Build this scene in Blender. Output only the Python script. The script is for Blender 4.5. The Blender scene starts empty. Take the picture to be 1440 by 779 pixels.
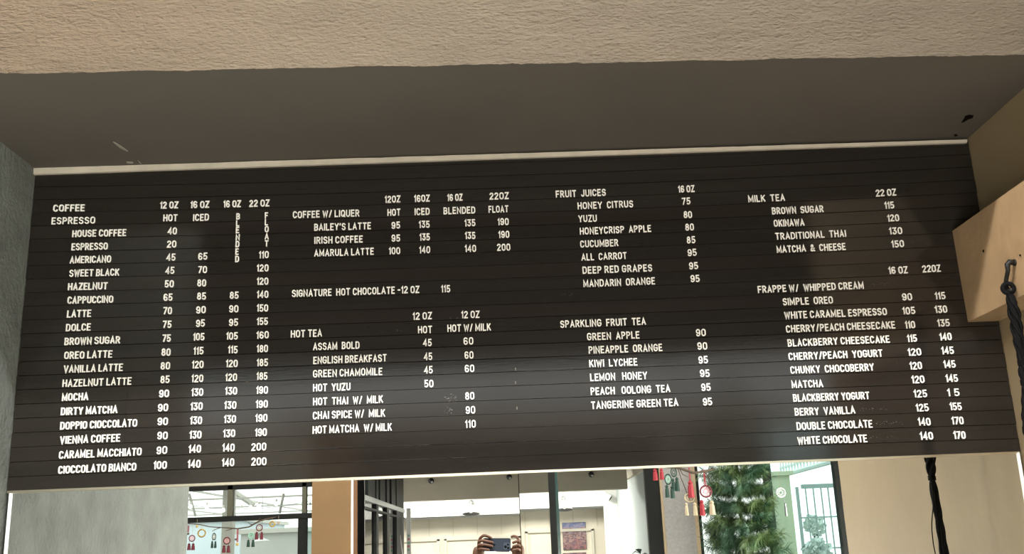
import bpy, bmesh, math, random
from math import pi, sin, cos, radians
from mathutils import Vector, Matrix, noise

random.seed(7)
C = bpy.context.scene.collection
SC = bpy.context.scene

# ------------------------------------------------------------------ camera
EYE = Vector((0, 0, 1.85))
FPX, PITCH, YAW, ROLL = 1405.9393, 0.2626068, 0.0165151, -0.0401801
_f = Vector((sin(YAW)*cos(PITCH), cos(YAW)*cos(PITCH), sin(PITCH)))
_r = Vector((cos(YAW), -sin(YAW), 0))
_u = _r.cross(_f)
CR = cos(ROLL)*_r + sin(ROLL)*_u
CU = -sin(ROLL)*_r + cos(ROLL)*_u
CF = _f
cam_d = bpy.data.cameras.new('camera')
cam = bpy.data.objects.new('camera', cam_d)
C.objects.link(cam)
cam_d.sensor_width = 36.0
cam_d.lens = FPX/1440*36.0
cam_d.clip_start = 0.01
cam_d.clip_end = 200
M3 = Matrix((CR, CU, -CF)).transposed()
cam.matrix_world = Matrix.Translation(EYE) @ M3.to_4x4()
SC.camera = cam

# ------------------------------------------------------------------ light
SC.view_settings.view_transform = 'Standard'
SC.view_settings.look = 'None'
SC.view_settings.gamma = 1
SC.view_settings.use_curve_mapping = False
SC.view_settings.exposure = 0.22
world = bpy.data.worlds.new('overcast_sky')
SC.world = world
world.use_nodes = True
bg = world.node_tree.nodes['Background']
bg.inputs['Color'].default_value = (0.97, 0.985, 1.0, 1)
bg.inputs['Strength'].default_value = 2.1

CEIL_TUBE = 46       # long ceiling luminaire, neutral white
FRONT_FILL = 100  # unseen fill behind the eye, added to brighten the lettering
SIDE_FILL = 420     # unseen light added at the right to lift the left wall      
WARM_BULB = 380       # warm pendant at upper left
BACK_FILL = 44       # unseen panels added to light the back room

def area(name, loc, rot, sx, sy, power, col):
    l = bpy.data.lights.new(name, 'AREA')
    l.shape = 'RECTANGLE'; l.size = sx; l.size_y = sy; l.energy = power; l.color = col
    o = bpy.data.objects.new(name, l); C.objects.link(o)
    o.location = loc; o.rotation_euler = rot
    return o

# ------------------------------------------------------------------ helpers
def seen(u, v, Y, dv=0.0):
    """real point whose mirror image stands Y metres ahead of the eye, in the direction of (u, v)"""
    if u > 733: v = v+7
    D = CF + CR*((u-720)/FPX) - CU*((v+dv-389.5)/FPX)
    P = D*(Y/D.y)
    return Vector((P.x, 2*MIR-P.y, EYE.z+P.z))
MIR = 2.78
def tag(o, label=None, cat=None, group=None, kind=None):
    if label: o['label'] = label
    if cat: o['category'] = cat
    if group: o['group'] = group
    if kind: o['kind'] = kind
    return o
def empty(name, loc, label, cat, group=None):
    o = bpy.data.objects.new(name, None); C.objects.link(o)
    o.location = loc; o.empty_display_size = 0.05
    return tag(o, label, cat, group)
def link(name, me, mat, parent=None, smooth=False):
    o = bpy.data.objects.new(name, me); C.objects.link(o)
    if mat and not me.materials: me.materials.append(mat)
    if parent is not None:
        o.parent = parent
        root = parent
        off = Vector(parent.location)
        p = parent.parent
        while p: off += Vector(p.location); p = p.parent
        o.location = -off
    if smooth:
        for q in me.polygons: q.use_smooth = True
    return o
class MB:
    """collects shapes, in world coordinates, into one mesh"""
    def __init__(s): s.v = []; s.f = []
    def raw(s, vs, fs):
        n = len(s.v); s.v += [tuple(v) for v in vs]; s.f += [tuple(i+n for i in f) for f in fs]; return s
    def box(s, a, b, M=None):
        x0, y0, z0 = a; x1, y1, z1 = b
        x0, x1 = min(x0, x1), max(x0, x1); y0, y1 = min(y0, y1), max(y0, y1); z0, z1 = min(z0, z1), max(z0, z1)
        vs = [Vector(p) for p in ((x0,y0,z0),(x1,y0,z0),(x1,y1,z0),(x0,y1,z0),(x0,y0,z1),(x1,y0,z1),(x1,y1,z1),(x0,y1,z1))]
        if M: vs = [M @ p for p in vs]
        return s.raw(vs, [(0,3,2,1),(4,5,6,7),(0,1,5,4),(1,2,6,5),(2,3,7,6),(3,0,4,7)])
    def tube(s, pts, r, n=8, cap=True):
        pts = [Vector(p) for p in pts]
        rs = r if isinstance(r, (list, tuple)) else [r]*len(pts)
        vs = []; fs = []
        ref = None
        for i, p in enumerate(pts):
            t = (pts[min(i+1, len(pts)-1)]-pts[max(i-1, 0)]).normalized()
            if ref is None:
                ref = t.orthogonal().normalized()
            ref = (ref - t*ref.dot(t))
            ref = ref.normalized() if ref.length > 1e-6 else t.orthogonal().normalized()
            b = t.cross(ref)
            for k in range(n):
                a = 2*pi*k/n
                vs.append(p+(ref*cos(a)+b*sin(a))*rs[i])
        for i in range(len(pts)-1):
            for k in range(n):
                k2 = (k+1) % n
                fs.append((i*n+k, i*n+k2, (i+1)*n+k2, (i+1)*n+k))
        if cap:
            fs.append(tuple(reversed(range(n)))); fs.append(tuple(range((len(pts)-1)*n, len(pts)*n)))
        return s.raw(vs, fs)
    def ring(s, c, R, r, ax=Vector((0,1,0)), n=20, m=6, sx=1.0):
        ax = Vector(ax).normalized(); a = ax.orthogonal().normalized() if abs(ax.y) < .9 else Vector((1,0,0)); a = (a-ax*a.dot(ax)).normalized(); b = ax.cross(a)
        vs = []; fs = []
        for i in range(n):
            t = 2*pi*i/n; d = a*cos(t)*sx+b*sin(t)
            for k in range(m):
                q = 2*pi*k/m
                vs.append(Vector(c)+d*(R+r*cos(q))+ax*(r*sin(q)))
        for i in range(n):
            for k in range(m):
                fs.append((i*m+k, i*m+(k+1)%m, ((i+1)%n)*m+(k+1)%m, ((i+1)%n)*m+k))
        return s.raw(vs, fs)
    def lathe(s, c, prof, ax=Vector((0,0,1)), n=20):
        """prof: (radius, height along ax)"""
        ax = Vector(ax).normalized(); a = ax.orthogonal().normalized(); b = ax.cross(a)
        vs = []; fs = []
        for R, h in prof:
            for k in range(n):
                t = 2*pi*k/n
                vs.append(Vector(c)+ax*h+(a*cos(t)+b*sin(t))*max(R, 1e-5))
        for i in range(len(prof)-1):
            for k in range(n):
                k2 = (k+1) % n
                fs.append((i*n+k, i*n+k2, (i+1)*n+k2, (i+1)*n+k))
        return s.raw(vs, fs)
    def build(s, name, mat, parent=None, smooth=False):
        me = bpy.data.meshes.new(name); me.from_pydata(s.v, [], s.f); me.update()
        return link(name, me, mat, parent, smooth)
def structure(name, mb, mat):
    return tag(mb.build(name, mat), kind='structure')

# ------------------------------------------------------------------ materials
def mat(name, col, rough=0.6, metal=0.0, noise_amt=0.0, nscale=8.0, bump=0.0, bscale=60.0, stretch=(1,1,1), spec=0.5, col2=None, emit=None, coat=0.0, detail=6, bdist=0.004):
    m = bpy.data.materials.new(name); m.use_nodes = True
    nt = m.node_tree; N = nt.nodes; L = nt.links
    b = N['Principled BSDF']
    b.inputs['Base Color'].default_value = (*col, 1)
    b.inputs['Roughness'].default_value = rough
    b.inputs['Metallic'].default_value = metal
    b.inputs['Specular IOR Level'].default_value = spec
    b.inputs['Coat Weight'].default_value = coat
    if emit:
        b.inputs['Emission Color'].default_value = (*emit[0], 1); b.inputs['Emission Strength'].default_value = emit[1]
    tc = N.new('ShaderNodeTexCoord'); mp = N.new('ShaderNodeMapping'); mp.inputs['Scale'].default_value = stretch
    L.new(tc.outputs['Object'], mp.inputs['Vector'])
    if noise_amt or col2:
        n = N.new('ShaderNodeTexNoise'); n.inputs['Scale'].default_value = nscale; n.inputs['Detail'].default_value = detail
        L.new(mp.outputs['Vector'], n.inputs['Vector'])
        r = N.new('ShaderNodeValToRGB')
        c2 = col2 if col2 else tuple(c*(1-noise_amt) for c in col)
        r.color_ramp.elements[0].position = .3; r.color_ramp.elements[0].color = (*c2, 1)
        r.color_ramp.elements[1].position = .7; r.color_ramp.elements[1].color = (*col, 1)
        L.new(n.outputs['Fac'], r.inputs['Fac']); L.new(r.outputs['Color'], b.inputs['Base Color'])
    if bump:
        n2 = N.new('ShaderNodeTexNoise'); n2.inputs['Scale'].default_value = bscale; n2.inputs['Detail'].default_value = 8; n2.inputs['Roughness'].default_value = .6
        L.new(mp.outputs['Vector'], n2.inputs['Vector'])
        bp = N.new('ShaderNodeBump'); bp.inputs['Strength'].default_value = bump; bp.inputs['Distance'].default_value = bdist
        L.new(n2.outputs['Fac'], bp.inputs['Height']); L.new(bp.outputs['Normal'], b.inputs['Normal'])
    return m
def glass_mat(name, tint, refl=0.12):
    m = bpy.data.materials.new(name); m.use_nodes = True
    nt = m.node_tree; N = nt.nodes; L = nt.links; N.remove(N['Principled BSDF'])
    t = N.new('ShaderNodeBsdfTransparent'); t.inputs['Color'].default_value = (*tint, 1)
    g = N.new('ShaderNodeBsdfGlossy'); g.inputs['Roughness'].default_value = 0.02
    fr = N.new('ShaderNodeFresnel'); fr.inputs['IOR'].default_value = 1.45
    mx = N.new('ShaderNodeMixShader')
    L.new(fr.outputs[0], mx.inputs[0]); L.new(t.outputs[0], mx.inputs[1]); L.new(g.outputs[0], mx.inputs[2])
    L.new(mx.outputs[0], N['Material Output'].inputs['Surface'])
    return m
M = {}
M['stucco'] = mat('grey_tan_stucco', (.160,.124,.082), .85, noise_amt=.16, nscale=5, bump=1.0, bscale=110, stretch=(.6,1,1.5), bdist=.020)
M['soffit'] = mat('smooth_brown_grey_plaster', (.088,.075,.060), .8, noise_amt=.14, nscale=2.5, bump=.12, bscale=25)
M['wall_grey'] = mat('grey_green_plaster', (.132,.140,.122), .75, noise_amt=.35, nscale=9, bump=1.0, bscale=60, bdist=.01)
M['wall_tan'] = mat('tan_plaster', (.245,.182,.100), .75, noise_amt=.13, nscale=3, bump=.28, bscale=22)
M['concrete'] = mat('tan_cast_block', (.36,.235,.12), .8, noise_amt=.16, nscale=9, bump=.45, bscale=45, stretch=(1,1,1))
M['cream'] = mat('cream_plaster', (.68,.62,.50), .8, noise_amt=.10, nscale=2.5, bump=.25, bscale=12)
M['white'] = mat('white_painted_plaster', (.82,.81,.76), .8, noise_amt=.06, nscale=3, bump=.15, bscale=15)
M['strip'] = mat('pale_caulk', (.50,.45,.36), .7, noise_amt=.2, nscale=14, bump=.5, bscale=60, stretch=(1,1,1))
M['plank'] = mat('black_brown_painted_board', (.0185,.0158,.0132), .08, noise_amt=.22, nscale=5, bump=.015, bscale=70, stretch=(.25,1,5), spec=.5)
M['plank2'] = mat('black_brown_painted_board_worn', (.0210,.0170,.0142), .10, noise_amt=.25, nscale=4, bump=.02, bscale=70, stretch=(.25,1,5), spec=.5)
M['gap'] = mat('black_joint', (.004,.004,.004), .9)
M['letter'] = mat('warm_white_plastic', (.93,.90,.84), .4, bump=.05, bscale=80)
M['scuff'] = mat('grey_scuff', (.16,.15,.14), .7, noise_amt=.7, nscale=180)
M['gouge'] = mat('dark_gouge', (.008,.006,.005), .9, bump=.4, bscale=90, spec=0)
M['chip'] = mat('pale_scratch', (.25,.22,.18), .8, bump=.3, bscale=90)
M['mirror'] = mat('silvered_glass', (.90,.92,.89), 0.0, metal=1.0)
M['alu'] = mat('brushed_aluminium', (.80,.74,.60), .28, metal=1.0, bump=.1, bscale=60, stretch=(.1,1,6))
M['edge'] = mat('white_bevelled_edge', (.90,.92,.88), .3, bump=.05)
M['iron'] = mat('black_wrought_iron', (.010,.009,.008), .5, bump=.5, bscale=120, spec=.35)
M['cord'] = mat('black_waxed_cord', (.003,.0028,.0028), .7, bump=.5, bscale=240, spec=.12)
M['steel'] = mat('dark_painted_steel', (.010,.010,.009), .5, bump=.1, spec=.25)
M['steel_g'] = mat('pale_grey_steel', (.45,.46,.44), .35, metal=.5, bump=.05)
M['glass'] = glass_mat('clear_glass', (.94,.97,.95))
M['glass_c'] = glass_mat('cyan_glass', (.86,.97,.95))
M['speckle'] = mat('pale_speckled_panel', (.33,.305,.28), .6, noise_amt=.22, nscale=60, bump=.1, bscale=90, detail=9)
M['wood'] = mat('light_wood', (.45,.33,.2), .5, noise_amt=.3, nscale=6, stretch=(8,8,.6))
M['floor'] = mat('polished_cement', (.22,.20,.17), .4, noise_amt=.25, nscale=2)
M['ground'] = mat('pale_concrete_ground', (.45,.45,.42), .9, noise_amt=.2, nscale=1)
M['ceil'] = mat('grey_brown_ceiling', (.10,.09,.08), .9, noise_amt=.05, nscale=2)
M['tan_beam'] = mat('tan_grey_beam', (.50,.45,.35), .8, noise_amt=.10, nscale=3, bump=.2)
M['shade_w'] = mat('white_enamel', (.85,.85,.83), .3, bump=.03)
M['shade_in'] = mat('grey_shade_inside', (.16,.16,.16), .5, bump=.03)
M['bulb'] = mat('frosted_bulb', (.9,.9,.88), .3, emit=((1,.97,.9), 1.2))
M['fixture'] = mat('lit_diffuser', (.9,.9,.9), .5, emit=((1,.97,.92), 3.0))
M['skin'] = mat('brown_skin', (.135,.056,.030), .5, noise_amt=.2, nscale=30, bump=.15, bscale=150)
M['phone'] = mat('dark_blue_grey_phone', (.030,.038,.055), .25, bump=.02, coat=.4)
M['black'] = mat('gloss_black', (.006,.006,.007), .12, bump=.01)
M['cloth'] = mat('black_cotton', (.03,.03,.033), .9, bump=.5, bscale=300)
M['jeans'] = mat('dark_denim', (.03,.045,.09), .9, bump=.5, bscale=300)
M['hair'] = mat('black_hair', (.012,.009,.008), .6, bump=.8, bscale=90, stretch=(1,1,.2))
M['eyew'] = mat('eye_white', (.8,.78,.75), .2)
M['red'] = mat('red_thread', (.27,.012,.02), .7, bump=.4, bscale=300)
M['dred'] = mat('dark_red_thread', (.12,.008,.018), .7, bump=.4, bscale=300)
M['pink'] = mat('pink_lace', (.72,.25,.28), .7, bump=.4, bscale=300)
M['green'] = mat('dark_green_thread', (.008,.035,.022), .7, bump=.4, bscale=300)
M['lgreen'] = mat('light_green_lace', (.30,.55,.42), .7, bump=.4, bscale=300)
M['natural'] = mat('natural_jute', (.42,.33,.21), .8, bump=.4, bscale=300)
M['gold'] = mat('gold_glitter', (.65,.45,.12), .35, metal=.7, bump=.5, bscale=200)
M['twig'] = mat('brown_twig', (.10,.065,.04), .8, noise_amt=.3, nscale=40, bump=.5, bscale=90)
M['needle'] = mat('pine_needles', (.15,.23,.08), .55, noise_amt=.55, nscale=25)
M['needle2'] = mat('dark_pine_needles', (.05,.125,.065), .55, noise_amt=.4, nscale=25)
M['bark'] = mat('green_wire_stem', (.04,.05,.03), .8)
M['leaf'] = mat('grey_green_leaves', (.10,.14,.11), .5, noise_amt=.3, nscale=30)
M['pot'] = mat('terracotta', (.35,.16,.09), .8)
M['sheet'] = mat('translucent_roof_sheet', (.80,.80,.76), .7)
M['galv'] = mat('galvanised_steel', (.50,.49,.44), .6)
M['nwall'] = mat('grey_render', (.50,.51,.48), .9, noise_amt=.2, nscale=1.2)
M['bluewall'] = mat('pale_blue_render', (.66,.76,.80), .9, noise_amt=.12, nscale=1.2)
M['gridbar'] = mat('grey_green_window_bar', (.26,.33,.31), .6)
M['wrail'] = mat('pale_railing', (.58,.66,.62), .6)
M['pale_green'] = mat('pale_green_render', (.50,.54,.38), .9, noise_amt=.1, nscale=2)
M['brown_steel'] = mat('rust_brown_steel', (.20,.10,.05), .4, bump=.1)
M['dark_wall'] = mat('dark_brown_upper_wall', (.035,.03,.026), .85, noise_amt=.2, nscale=2)
M['rail_white'] = mat('white_case_panel', (.7,.7,.68), .4)

ROWS = ("COFFEE,-1.2857,-1.1947,0.9941;ESPRESSO,-1.2874,-1.1617,0.9551;HOUSE COFFEE,-1.2246,-1.069,0.9138;ESPRESSO,-1.2237,-1.1199,0.874;"
        "AMERICANO,-1.2255,-1.1078,0.8345;SWEET BLACK,-1.2238,-1.0815,0.7946;HAZELNUT,-1.2248,-1.1127,0.7546;CAPPUCCINO,-1.2232,-1.094,0.7147;"
        "LATTE,-1.2214,-1.1537,0.6746;DOLCE,-1.2214,-1.152,0.6347;BROWN SUGAR,-1.2225,-1.0668,0.5949;OREO LATTE,-1.2201,-1.0864,0.5549;"
        "VANILLA LATTE,-1.2185,-1.0544,0.5158;HAZELNUT LATTE,-1.2188,-1.0279,0.4758;MOCHA,-1.2172,-1.145,0.4369;DIRTY MATCHA,-1.2169,-1.062,0.3972;"
        "DOPPIO CIOCCOLATO,-1.2158,-1.0053,0.3577;VIENNA COFFEE,-1.2134,-1.0496,0.3183;CARAMEL MACCHIATO,-1.2129,-0.9885,0.2781;"
        "CIOCCOLATO BIANCO,-1.2117,-1.0009,0.2377;12 OZ,-0.975,-0.9225,0.992;16 OZ,-0.8866,-0.8318,0.9904;16 OZ,-0.7903,-0.7394,0.989;"
        "22 OZ,-0.7147,-0.6559,0.9881;HOT,-0.9635,-0.9228,0.9524;ICED,-0.877,-0.8313,0.9505;40,-0.9486,-0.9225,0.9119;20,-0.9488,-0.9223,0.872;"
        "45,-0.9485,-0.9226,0.8324;45,-0.9492,-0.9239,0.7926;50,-0.9493,-0.9236,0.7525;65,-0.9505,-0.9255,0.7129;70,-0.9496,-0.9252,0.6735;"
        "75,-0.9487,-0.9243,0.6342;65,-0.8569,-0.831,0.8315;70,-0.8558,-0.8305,0.7916;80,-0.8563,-0.8316,0.7521;85,-0.8552,-0.8301,0.7128;"
        "90,-0.8561,-0.8295,0.6729;95,-0.855,-0.8301,0.6336;85,-0.7623,-0.7372,0.7122;90,-0.7626,-0.7365,0.6723;95,-0.7618,-0.7363,0.633;"
        "110,-0.6824,-0.6543,0.8296;120,-0.6874,-0.6539,0.7901;120,-0.6864,-0.6535,0.7507;140,-0.6853,-0.6525,0.7114;150,-0.6842,-0.6521,0.6715;"
        "155,-0.6831,-0.6517,0.6325;75,-0.9477,-0.9245,0.5943;80,-0.9482,-0.923,0.554;80,-0.9484,-0.9227,0.5152;85,-0.9469,-0.9219,0.4765;"
        "90,-0.9486,-0.9215,0.4367;90,-0.9497,-0.9222,0.3975;90,-0.9488,-0.9208,0.3591;90,-0.9473,-0.9194,0.3204;90,-0.9472,-0.9189,0.2804;"
        "100,-0.9534,-0.9179,0.2402;105,-0.8614,-0.8296,0.5945;115,-0.8585,-0.8306,0.5541;120,-0.8611,-0.829,0.5151;120,-0.8605,-0.8279,0.4756;"
        "130,-0.8593,-0.8268,0.4366;130,-0.8597,-0.8268,0.3975;130,-0.8595,-0.8268,0.3585;130,-0.8593,-0.8267,0.3191;140,-0.8597,-0.8262,0.2802;"
        "140,-0.8605,-0.826,0.2399;105,-0.768,-0.7356,0.5934;115,-0.7617,-0.7348,0.5538;120,-0.7662,-0.7335,0.5146;120,-0.7665,-0.7339,0.4751;"
        "130,-0.7656,-0.7326,0.4367;130,-0.7664,-0.7335,0.3973;130,-0.7661,-0.7333,0.3586;130,-0.7667,-0.7341,0.3193;140,-0.7674,-0.7344,0.2802;"
        "140,-0.7675,-0.7341,0.2401;160,-0.6831,-0.6485,0.593;180,-0.681,-0.6497,0.5538;185,-0.6799,-0.6487,0.5142;185,-0.6794,-0.6489,0.4754;"
        "190,-0.6793,-0.6468,0.4361;190,-0.6793,-0.6464,0.397;190,-0.6793,-0.6465,0.3586;190,-0.6793,-0.6471,0.3188;200,-0.6881,-0.6477,0.2793;"
        "200,-0.687,-0.6462,0.2395;12OZ,-0.3184,-0.2726,0.9862;16OZ,-0.2322,-0.1863,0.9852;16 OZ,-0.1351,-0.0897,0.9849;22OZ,-0.0107,0.0457,0.9846;"
        "COFFEE W/ LIQUER,-0.5866,-0.3927,0.9481;HOT,-0.3108,-0.2725,0.9451;ICED,-0.2313,-0.1876,0.9447;BLENDED,-0.1468,-0.0539,0.9441;"
        "FLOAT,-0.015,0.0435,0.9437;BAILEY'S LATTE,-0.524,-0.3589,0.9072;95,-0.2993,-0.2739,0.9053;135,-0.2196,-0.1878,0.905;135,-0.0864,-0.0546,0.9045;"
        "190,0.0102,0.0426,0.9047;IRISH COFFEE,-0.523,-0.3829,0.8675;95,-0.2996,-0.2743,0.8662;135,-0.2182,-0.188,0.8661;135,-0.086,-0.0557,0.8656;"
        "190,0.0113,0.043,0.8656;AMARULA LATTE,-0.523,-0.3508,0.8291;100,-0.3076,-0.2746,0.8276;140,-0.2197,-0.1881,0.8277;140,-0.0875,-0.0549,0.8266;"
        "200,0.006,0.0445,0.8267;SIGNATURE  HOT CHOCOLATE -12 OZ,-0.5852,-0.221,0.7108;115,-0.1585,-0.1325,0.7087;12 OZ,-0.2408,-0.1865,0.6311;"
        "12 OZ,-0.1029,-0.0509,0.6303;HOT,-0.2264,-0.1866,0.5915;HOT W/ MILK,-0.1431,-0.0198,0.5923;HOT TEA,-0.586,-0.4983,0.5928;"
        "ASSAM  BOLD,-0.5227,-0.3921,0.5539;45,-0.2127,-0.1884,0.5536;60,-0.0983,-0.071,0.5535;ENGLISH BREAKFAST,-0.5216,-0.3154,0.5145;"
        "45,-0.211,-0.1874,0.5139;60,-0.0964,-0.0716,0.5132;GREEN CHAMOMILE,-0.5217,-0.328,0.4765;45,-0.211,-0.1869,0.4756;60,-0.0968,-0.0703,0.4752;"
        "HOT  YUZU,-0.5212,-0.4172,0.4369;50,-0.211,-0.1858,0.4369;HOT  THAI  W/  MILK,-0.5207,-0.3267,0.398;80,-0.0977,-0.0725,0.3979;"
        "CHAI SPICE W/  MILK,-0.5208,-0.3211,0.3596;90,-0.0976,-0.0713,0.3589;HOT MATCHA  W/ MILK,-0.5209,-0.3028,0.3199;110,-0.0998,-0.0707,0.3198;"
        "FRUIT  JUICES,0.1844,0.3318,0.9841;16 OZ,0.5462,0.5944,0.9864;HONEY  CITRUS,0.2466,0.4101,0.945;75,0.5538,0.579,0.9481;YUZU,0.2468,0.3007,0.9053;"
        "80,0.5555,0.5801,0.9064;HONEYCRISP  APPLE,0.2486,0.457,0.867;80,0.5572,0.5822,0.868;CUCUMBER,0.2478,0.3583,0.8278;85,0.5582,0.5831,0.8287;"
        "ALL  CARROT,0.2488,0.3804,0.7881;95,0.5574,0.5837,0.7904;DEEP RED GRAPES,0.2499,0.451,0.7487;95,0.5583,0.5845,0.7506;"
        "MANDARIN  ORANGE,0.25,0.4565,0.7091;95,0.5594,0.5855,0.712;SPARKLING  FRUIT  TEA,0.1774,0.4213,0.5924;GREEN  APPLE,0.2515,0.4003,0.5533;"
        "90,0.5612,0.5888,0.5532;PINEAPPLE  ORANGE,0.2539,0.4622,0.5146;90,0.562,0.5895,0.5144;KIWI  LYCHEE,0.2532,0.3886,0.4761;95,0.5616,0.5879,0.4747;"
        "LEMON   HONEY,0.2534,0.4135,0.4369;95,0.5625,0.5892,0.4364;PEACH   OOLONG  TEA,0.2526,0.475,0.3977;95,0.5626,0.5887,0.3973;"
        "TANGERINE GREEN TEA,0.2513,0.4944,0.3586;95,0.5635,0.589,0.3568;MILK  TEA,0.7498,0.8581,0.9482;22 OZ,1.1285,1.1885,0.9525;"
        "BROWN  SUGAR,0.8159,0.9676,0.9083;115,1.1491,1.1773,0.9134;OKINAWA,0.8172,0.9066,0.87;120,1.152,1.1864,0.8738;TRADITIONAL  THAI,0.8172,1.0243,0.8301;"
        "130,1.1519,1.1896,0.8341;MATCHA  &  CHEESE,0.8168,1.0183,0.7904;150,1.1532,1.1893,0.7944;16 OZ,1.1337,1.1892,0.7151;22OZ,1.2324,1.285,0.7162;"
        "FRAPPE W/  WHIPPED CREAM,0.7497,1.0554,0.6728;SIMPLE  OREO,0.8178,0.9616,0.6338;90,1.1619,1.1901,0.6353;115,1.2568,1.2866,0.6351;"
        "WHITE CARAMEL ESPRESSO,0.8179,1.112,0.5938;105,1.1575,1.1933,0.5946;130,1.2508,1.2856,0.5951;CHERRY/PEACH CHEESECAKE,0.8181,1.13,0.5544;"
        "110,1.1587,1.1873,0.5537;135,1.2519,1.2866,0.5552;BLACKBERRY CHEESECAKE,0.8186,1.109,0.5139;115,1.1592,1.1867,0.5142;140,1.252,1.2861,0.5154;"
        "CHERRY/PEACH  YOGURT,0.8168,1.0834,0.4749;120,1.1556,1.1931,0.4745;145,1.2516,1.2861,0.4755;CHUNKY  CHOCOBERRY,0.8176,1.0536,0.4362;"
        "120,1.1552,1.1895,0.4356;145,1.2517,1.285,0.436;MATCHA,0.8164,0.9045,0.3955;120,1.1552,1.1909,0.3964;145,1.2517,1.2854,0.3962;"
        "BLACKBERRY YOGURT,0.8163,1.0305,0.3574;125,1.1554,1.1924,0.3563;1 5,1.25,1.2836,0.3561;BERRY  VANILLA,0.8164,0.9851,0.3187;125,1.1558,1.1912,0.3174;"
        "155,1.2511,1.2836,0.3171;DOUBLE CHOCOLATE,0.8173,1.028,0.279;140,1.1561,1.1904,0.2781;170,1.25,1.2828,0.2773;WHITE CHOCOLATE,0.8153,1.0083,0.2394;"
        "140,1.1559,1.1916,0.2388;170,1.2498,1.282,0.2376;|B,-0.7515,-0.7381,0.9501;|L,-0.7513,-0.738,0.9289;|E,-0.7511,-0.7378,0.9078;"
        "|N,-0.7509,-0.7376,0.8862;|D,-0.7508,-0.7375,0.8652;|E,-0.7505,-0.7372,0.8426;|D,-0.7503,-0.737,0.8207;|F,-0.6683,-0.6561,0.9494;"
        "|L,-0.6679,-0.6557,0.9288;|O,-0.6675,-0.6553,0.9082;|A,-0.6671,-0.6549,0.886;|T,-0.6666,-0.6545,0.8645")

# ================================================================== structure
XL, XR, ZB, ZT = -1.34923, 1.43075, 1.85+0.19786, 1.85+1.11394
SOF = 1.85+1.129
YB = MIR                       # board face

# alcove back wall
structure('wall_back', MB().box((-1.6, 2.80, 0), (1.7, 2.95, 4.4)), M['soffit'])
# side walls: each ends 1.6 m in front of the mirror
def relief_wall(name, x, sgn, y0, y1, z0, z1, m, amp, nz=90, ny=120):
    mb = MB()
    vs = []; fs = []
    for i in range(ny+1):
        for j in range(nz+1):
            y = y0+(y1-y0)*i/ny; z = z0+(z1-z0)*j/nz
            edge = min(1, (y1-y)/.02)
            dd = amp*(noise.noise(Vector((y*7, z*7, 3)))+.5*noise.noise(Vector((y*25, z*25, 9))))
            vs.append((x+sgn*max(-.001, dd)*edge, y, z))
    for i in range(ny):
        for j in range(nz):
            a = i*(nz+1)+j
            fs.append((a, a+1, a+nz+2, a+nz+1) if sgn < 0 else (a, a+nz+1, a+nz+2, a+1))
    mb.raw(vs, fs)
    mb.box((x-sgn*.002, y0, 0), (x-sgn*.24, y1+.02, 4.4))
    mb.box((x-sgn*.002, y0, 0), (x, y1, z0)).box((x-sgn*.002, y0, z1), (x, y1, 4.4))
    return structure(name, mb, m)
relief_wall('wall_left', XL, 1, 1.169, 2.80, 1.5, 3.3, M['wall_grey'], .0022)
relief_wall('wall_right', XR, -1, 1.233, 2.80, 1.5, 3.3, M['wall_tan'], .0014)

# stucco bulkhead with trowelled relief and a ragged lower edge
def bulk_y(x): return 2.209+.0295*x
def bulkhead():
    nx, nz = 900, 170
    z0, z1 = SOF, SOF+.36
    vs = []; fs = []
    for i in range(nx+1):
        x = XL+(XR-XL)*i/nx
        low = .0028*noise.noise(Vector((x*9, 0, 5)))+.0022*noise.noise(Vector((x*45, 2, 5)))+.0015*noise.noise(Vector((x*130, 2, 5)))
        for j in range(nz+1):
            t = j/nz
            z = z0+(z1-z0)*t + low*(1-t)**8
            q = Vector((x*3.2+.6*noise.noise(Vector((x*3, z*6, 1))), z*13+.9*noise.noise(Vector((x*4, z*4, 7))), .3))
            h = noise.noise(q)
            r1 = 1-abs(noise.noise(Vector((x*5, z*22, 4)) + q*.25))*2
            r2 = noise.noise(Vector((x*22, z*70, 8)))
            r3 = noise.noise(Vector((x*90, z*120, 2)))
            m = max(0, noise.noise(Vector((x*2.1, z*5, 12)))+.25)
            st = noise.noise(Vector((x*13+z*9, z*95-x*11, 6)))
            pk = max(0, noise.noise(Vector((x*60, z*75, 15)))-.35)
            dd = .0050*h+.0050*m*max(0, r1)**3+.0018*max(0, st)**1.5*(1+m)+.0010*r2+.0012*r3+.004*pk*(.3+m)
            if t < .12: dd += .0016*(1-t/.12)*noise.noise(Vector((x*8, 1, 1)))
            vs.append((x, bulk_y(x)-dd, z))
    for i in range(nx):
        for j in range(nz):
            a = i*(nz+1)+j
            fs.append((a, a+nz+1, a+nz+2, a+1))
    mb = MB().raw(vs, fs)
    xa, xb = XL, XR
    ya, yb2 = bulk_y(xa)+.004, bulk_y(xb)+.004
    # body behind the relief; open below where the soffit closes it
    P = [(xa,ya,SOF+.004),(xb,yb2,SOF+.004),(xb,2.80,SOF+.004),(xa,2.80,SOF+.004),(xa,ya,4.4),(xb,yb2,4.4),(xb,2.80,4.4),(xa,2.80,4.4)]
    mb.raw(P, [(0,3,2,1),(0,1,5,4),(1,2,6,5),(2,3,7,6),(3,0,4,7)])
    mb.raw([(xa,bulk_y(xa),SOF+.36),(xb,bulk_y(xb),SOF+.36),(xb,bulk_y(xb),4.4),(xa,bulk_y(xa),4.4)], [(0,1,2,3)])
    o = structure('wall_front', mb, M['stucco'])
    for p in o.data.polygons: p.use_smooth = True
    return o
bulkhead()
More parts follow.
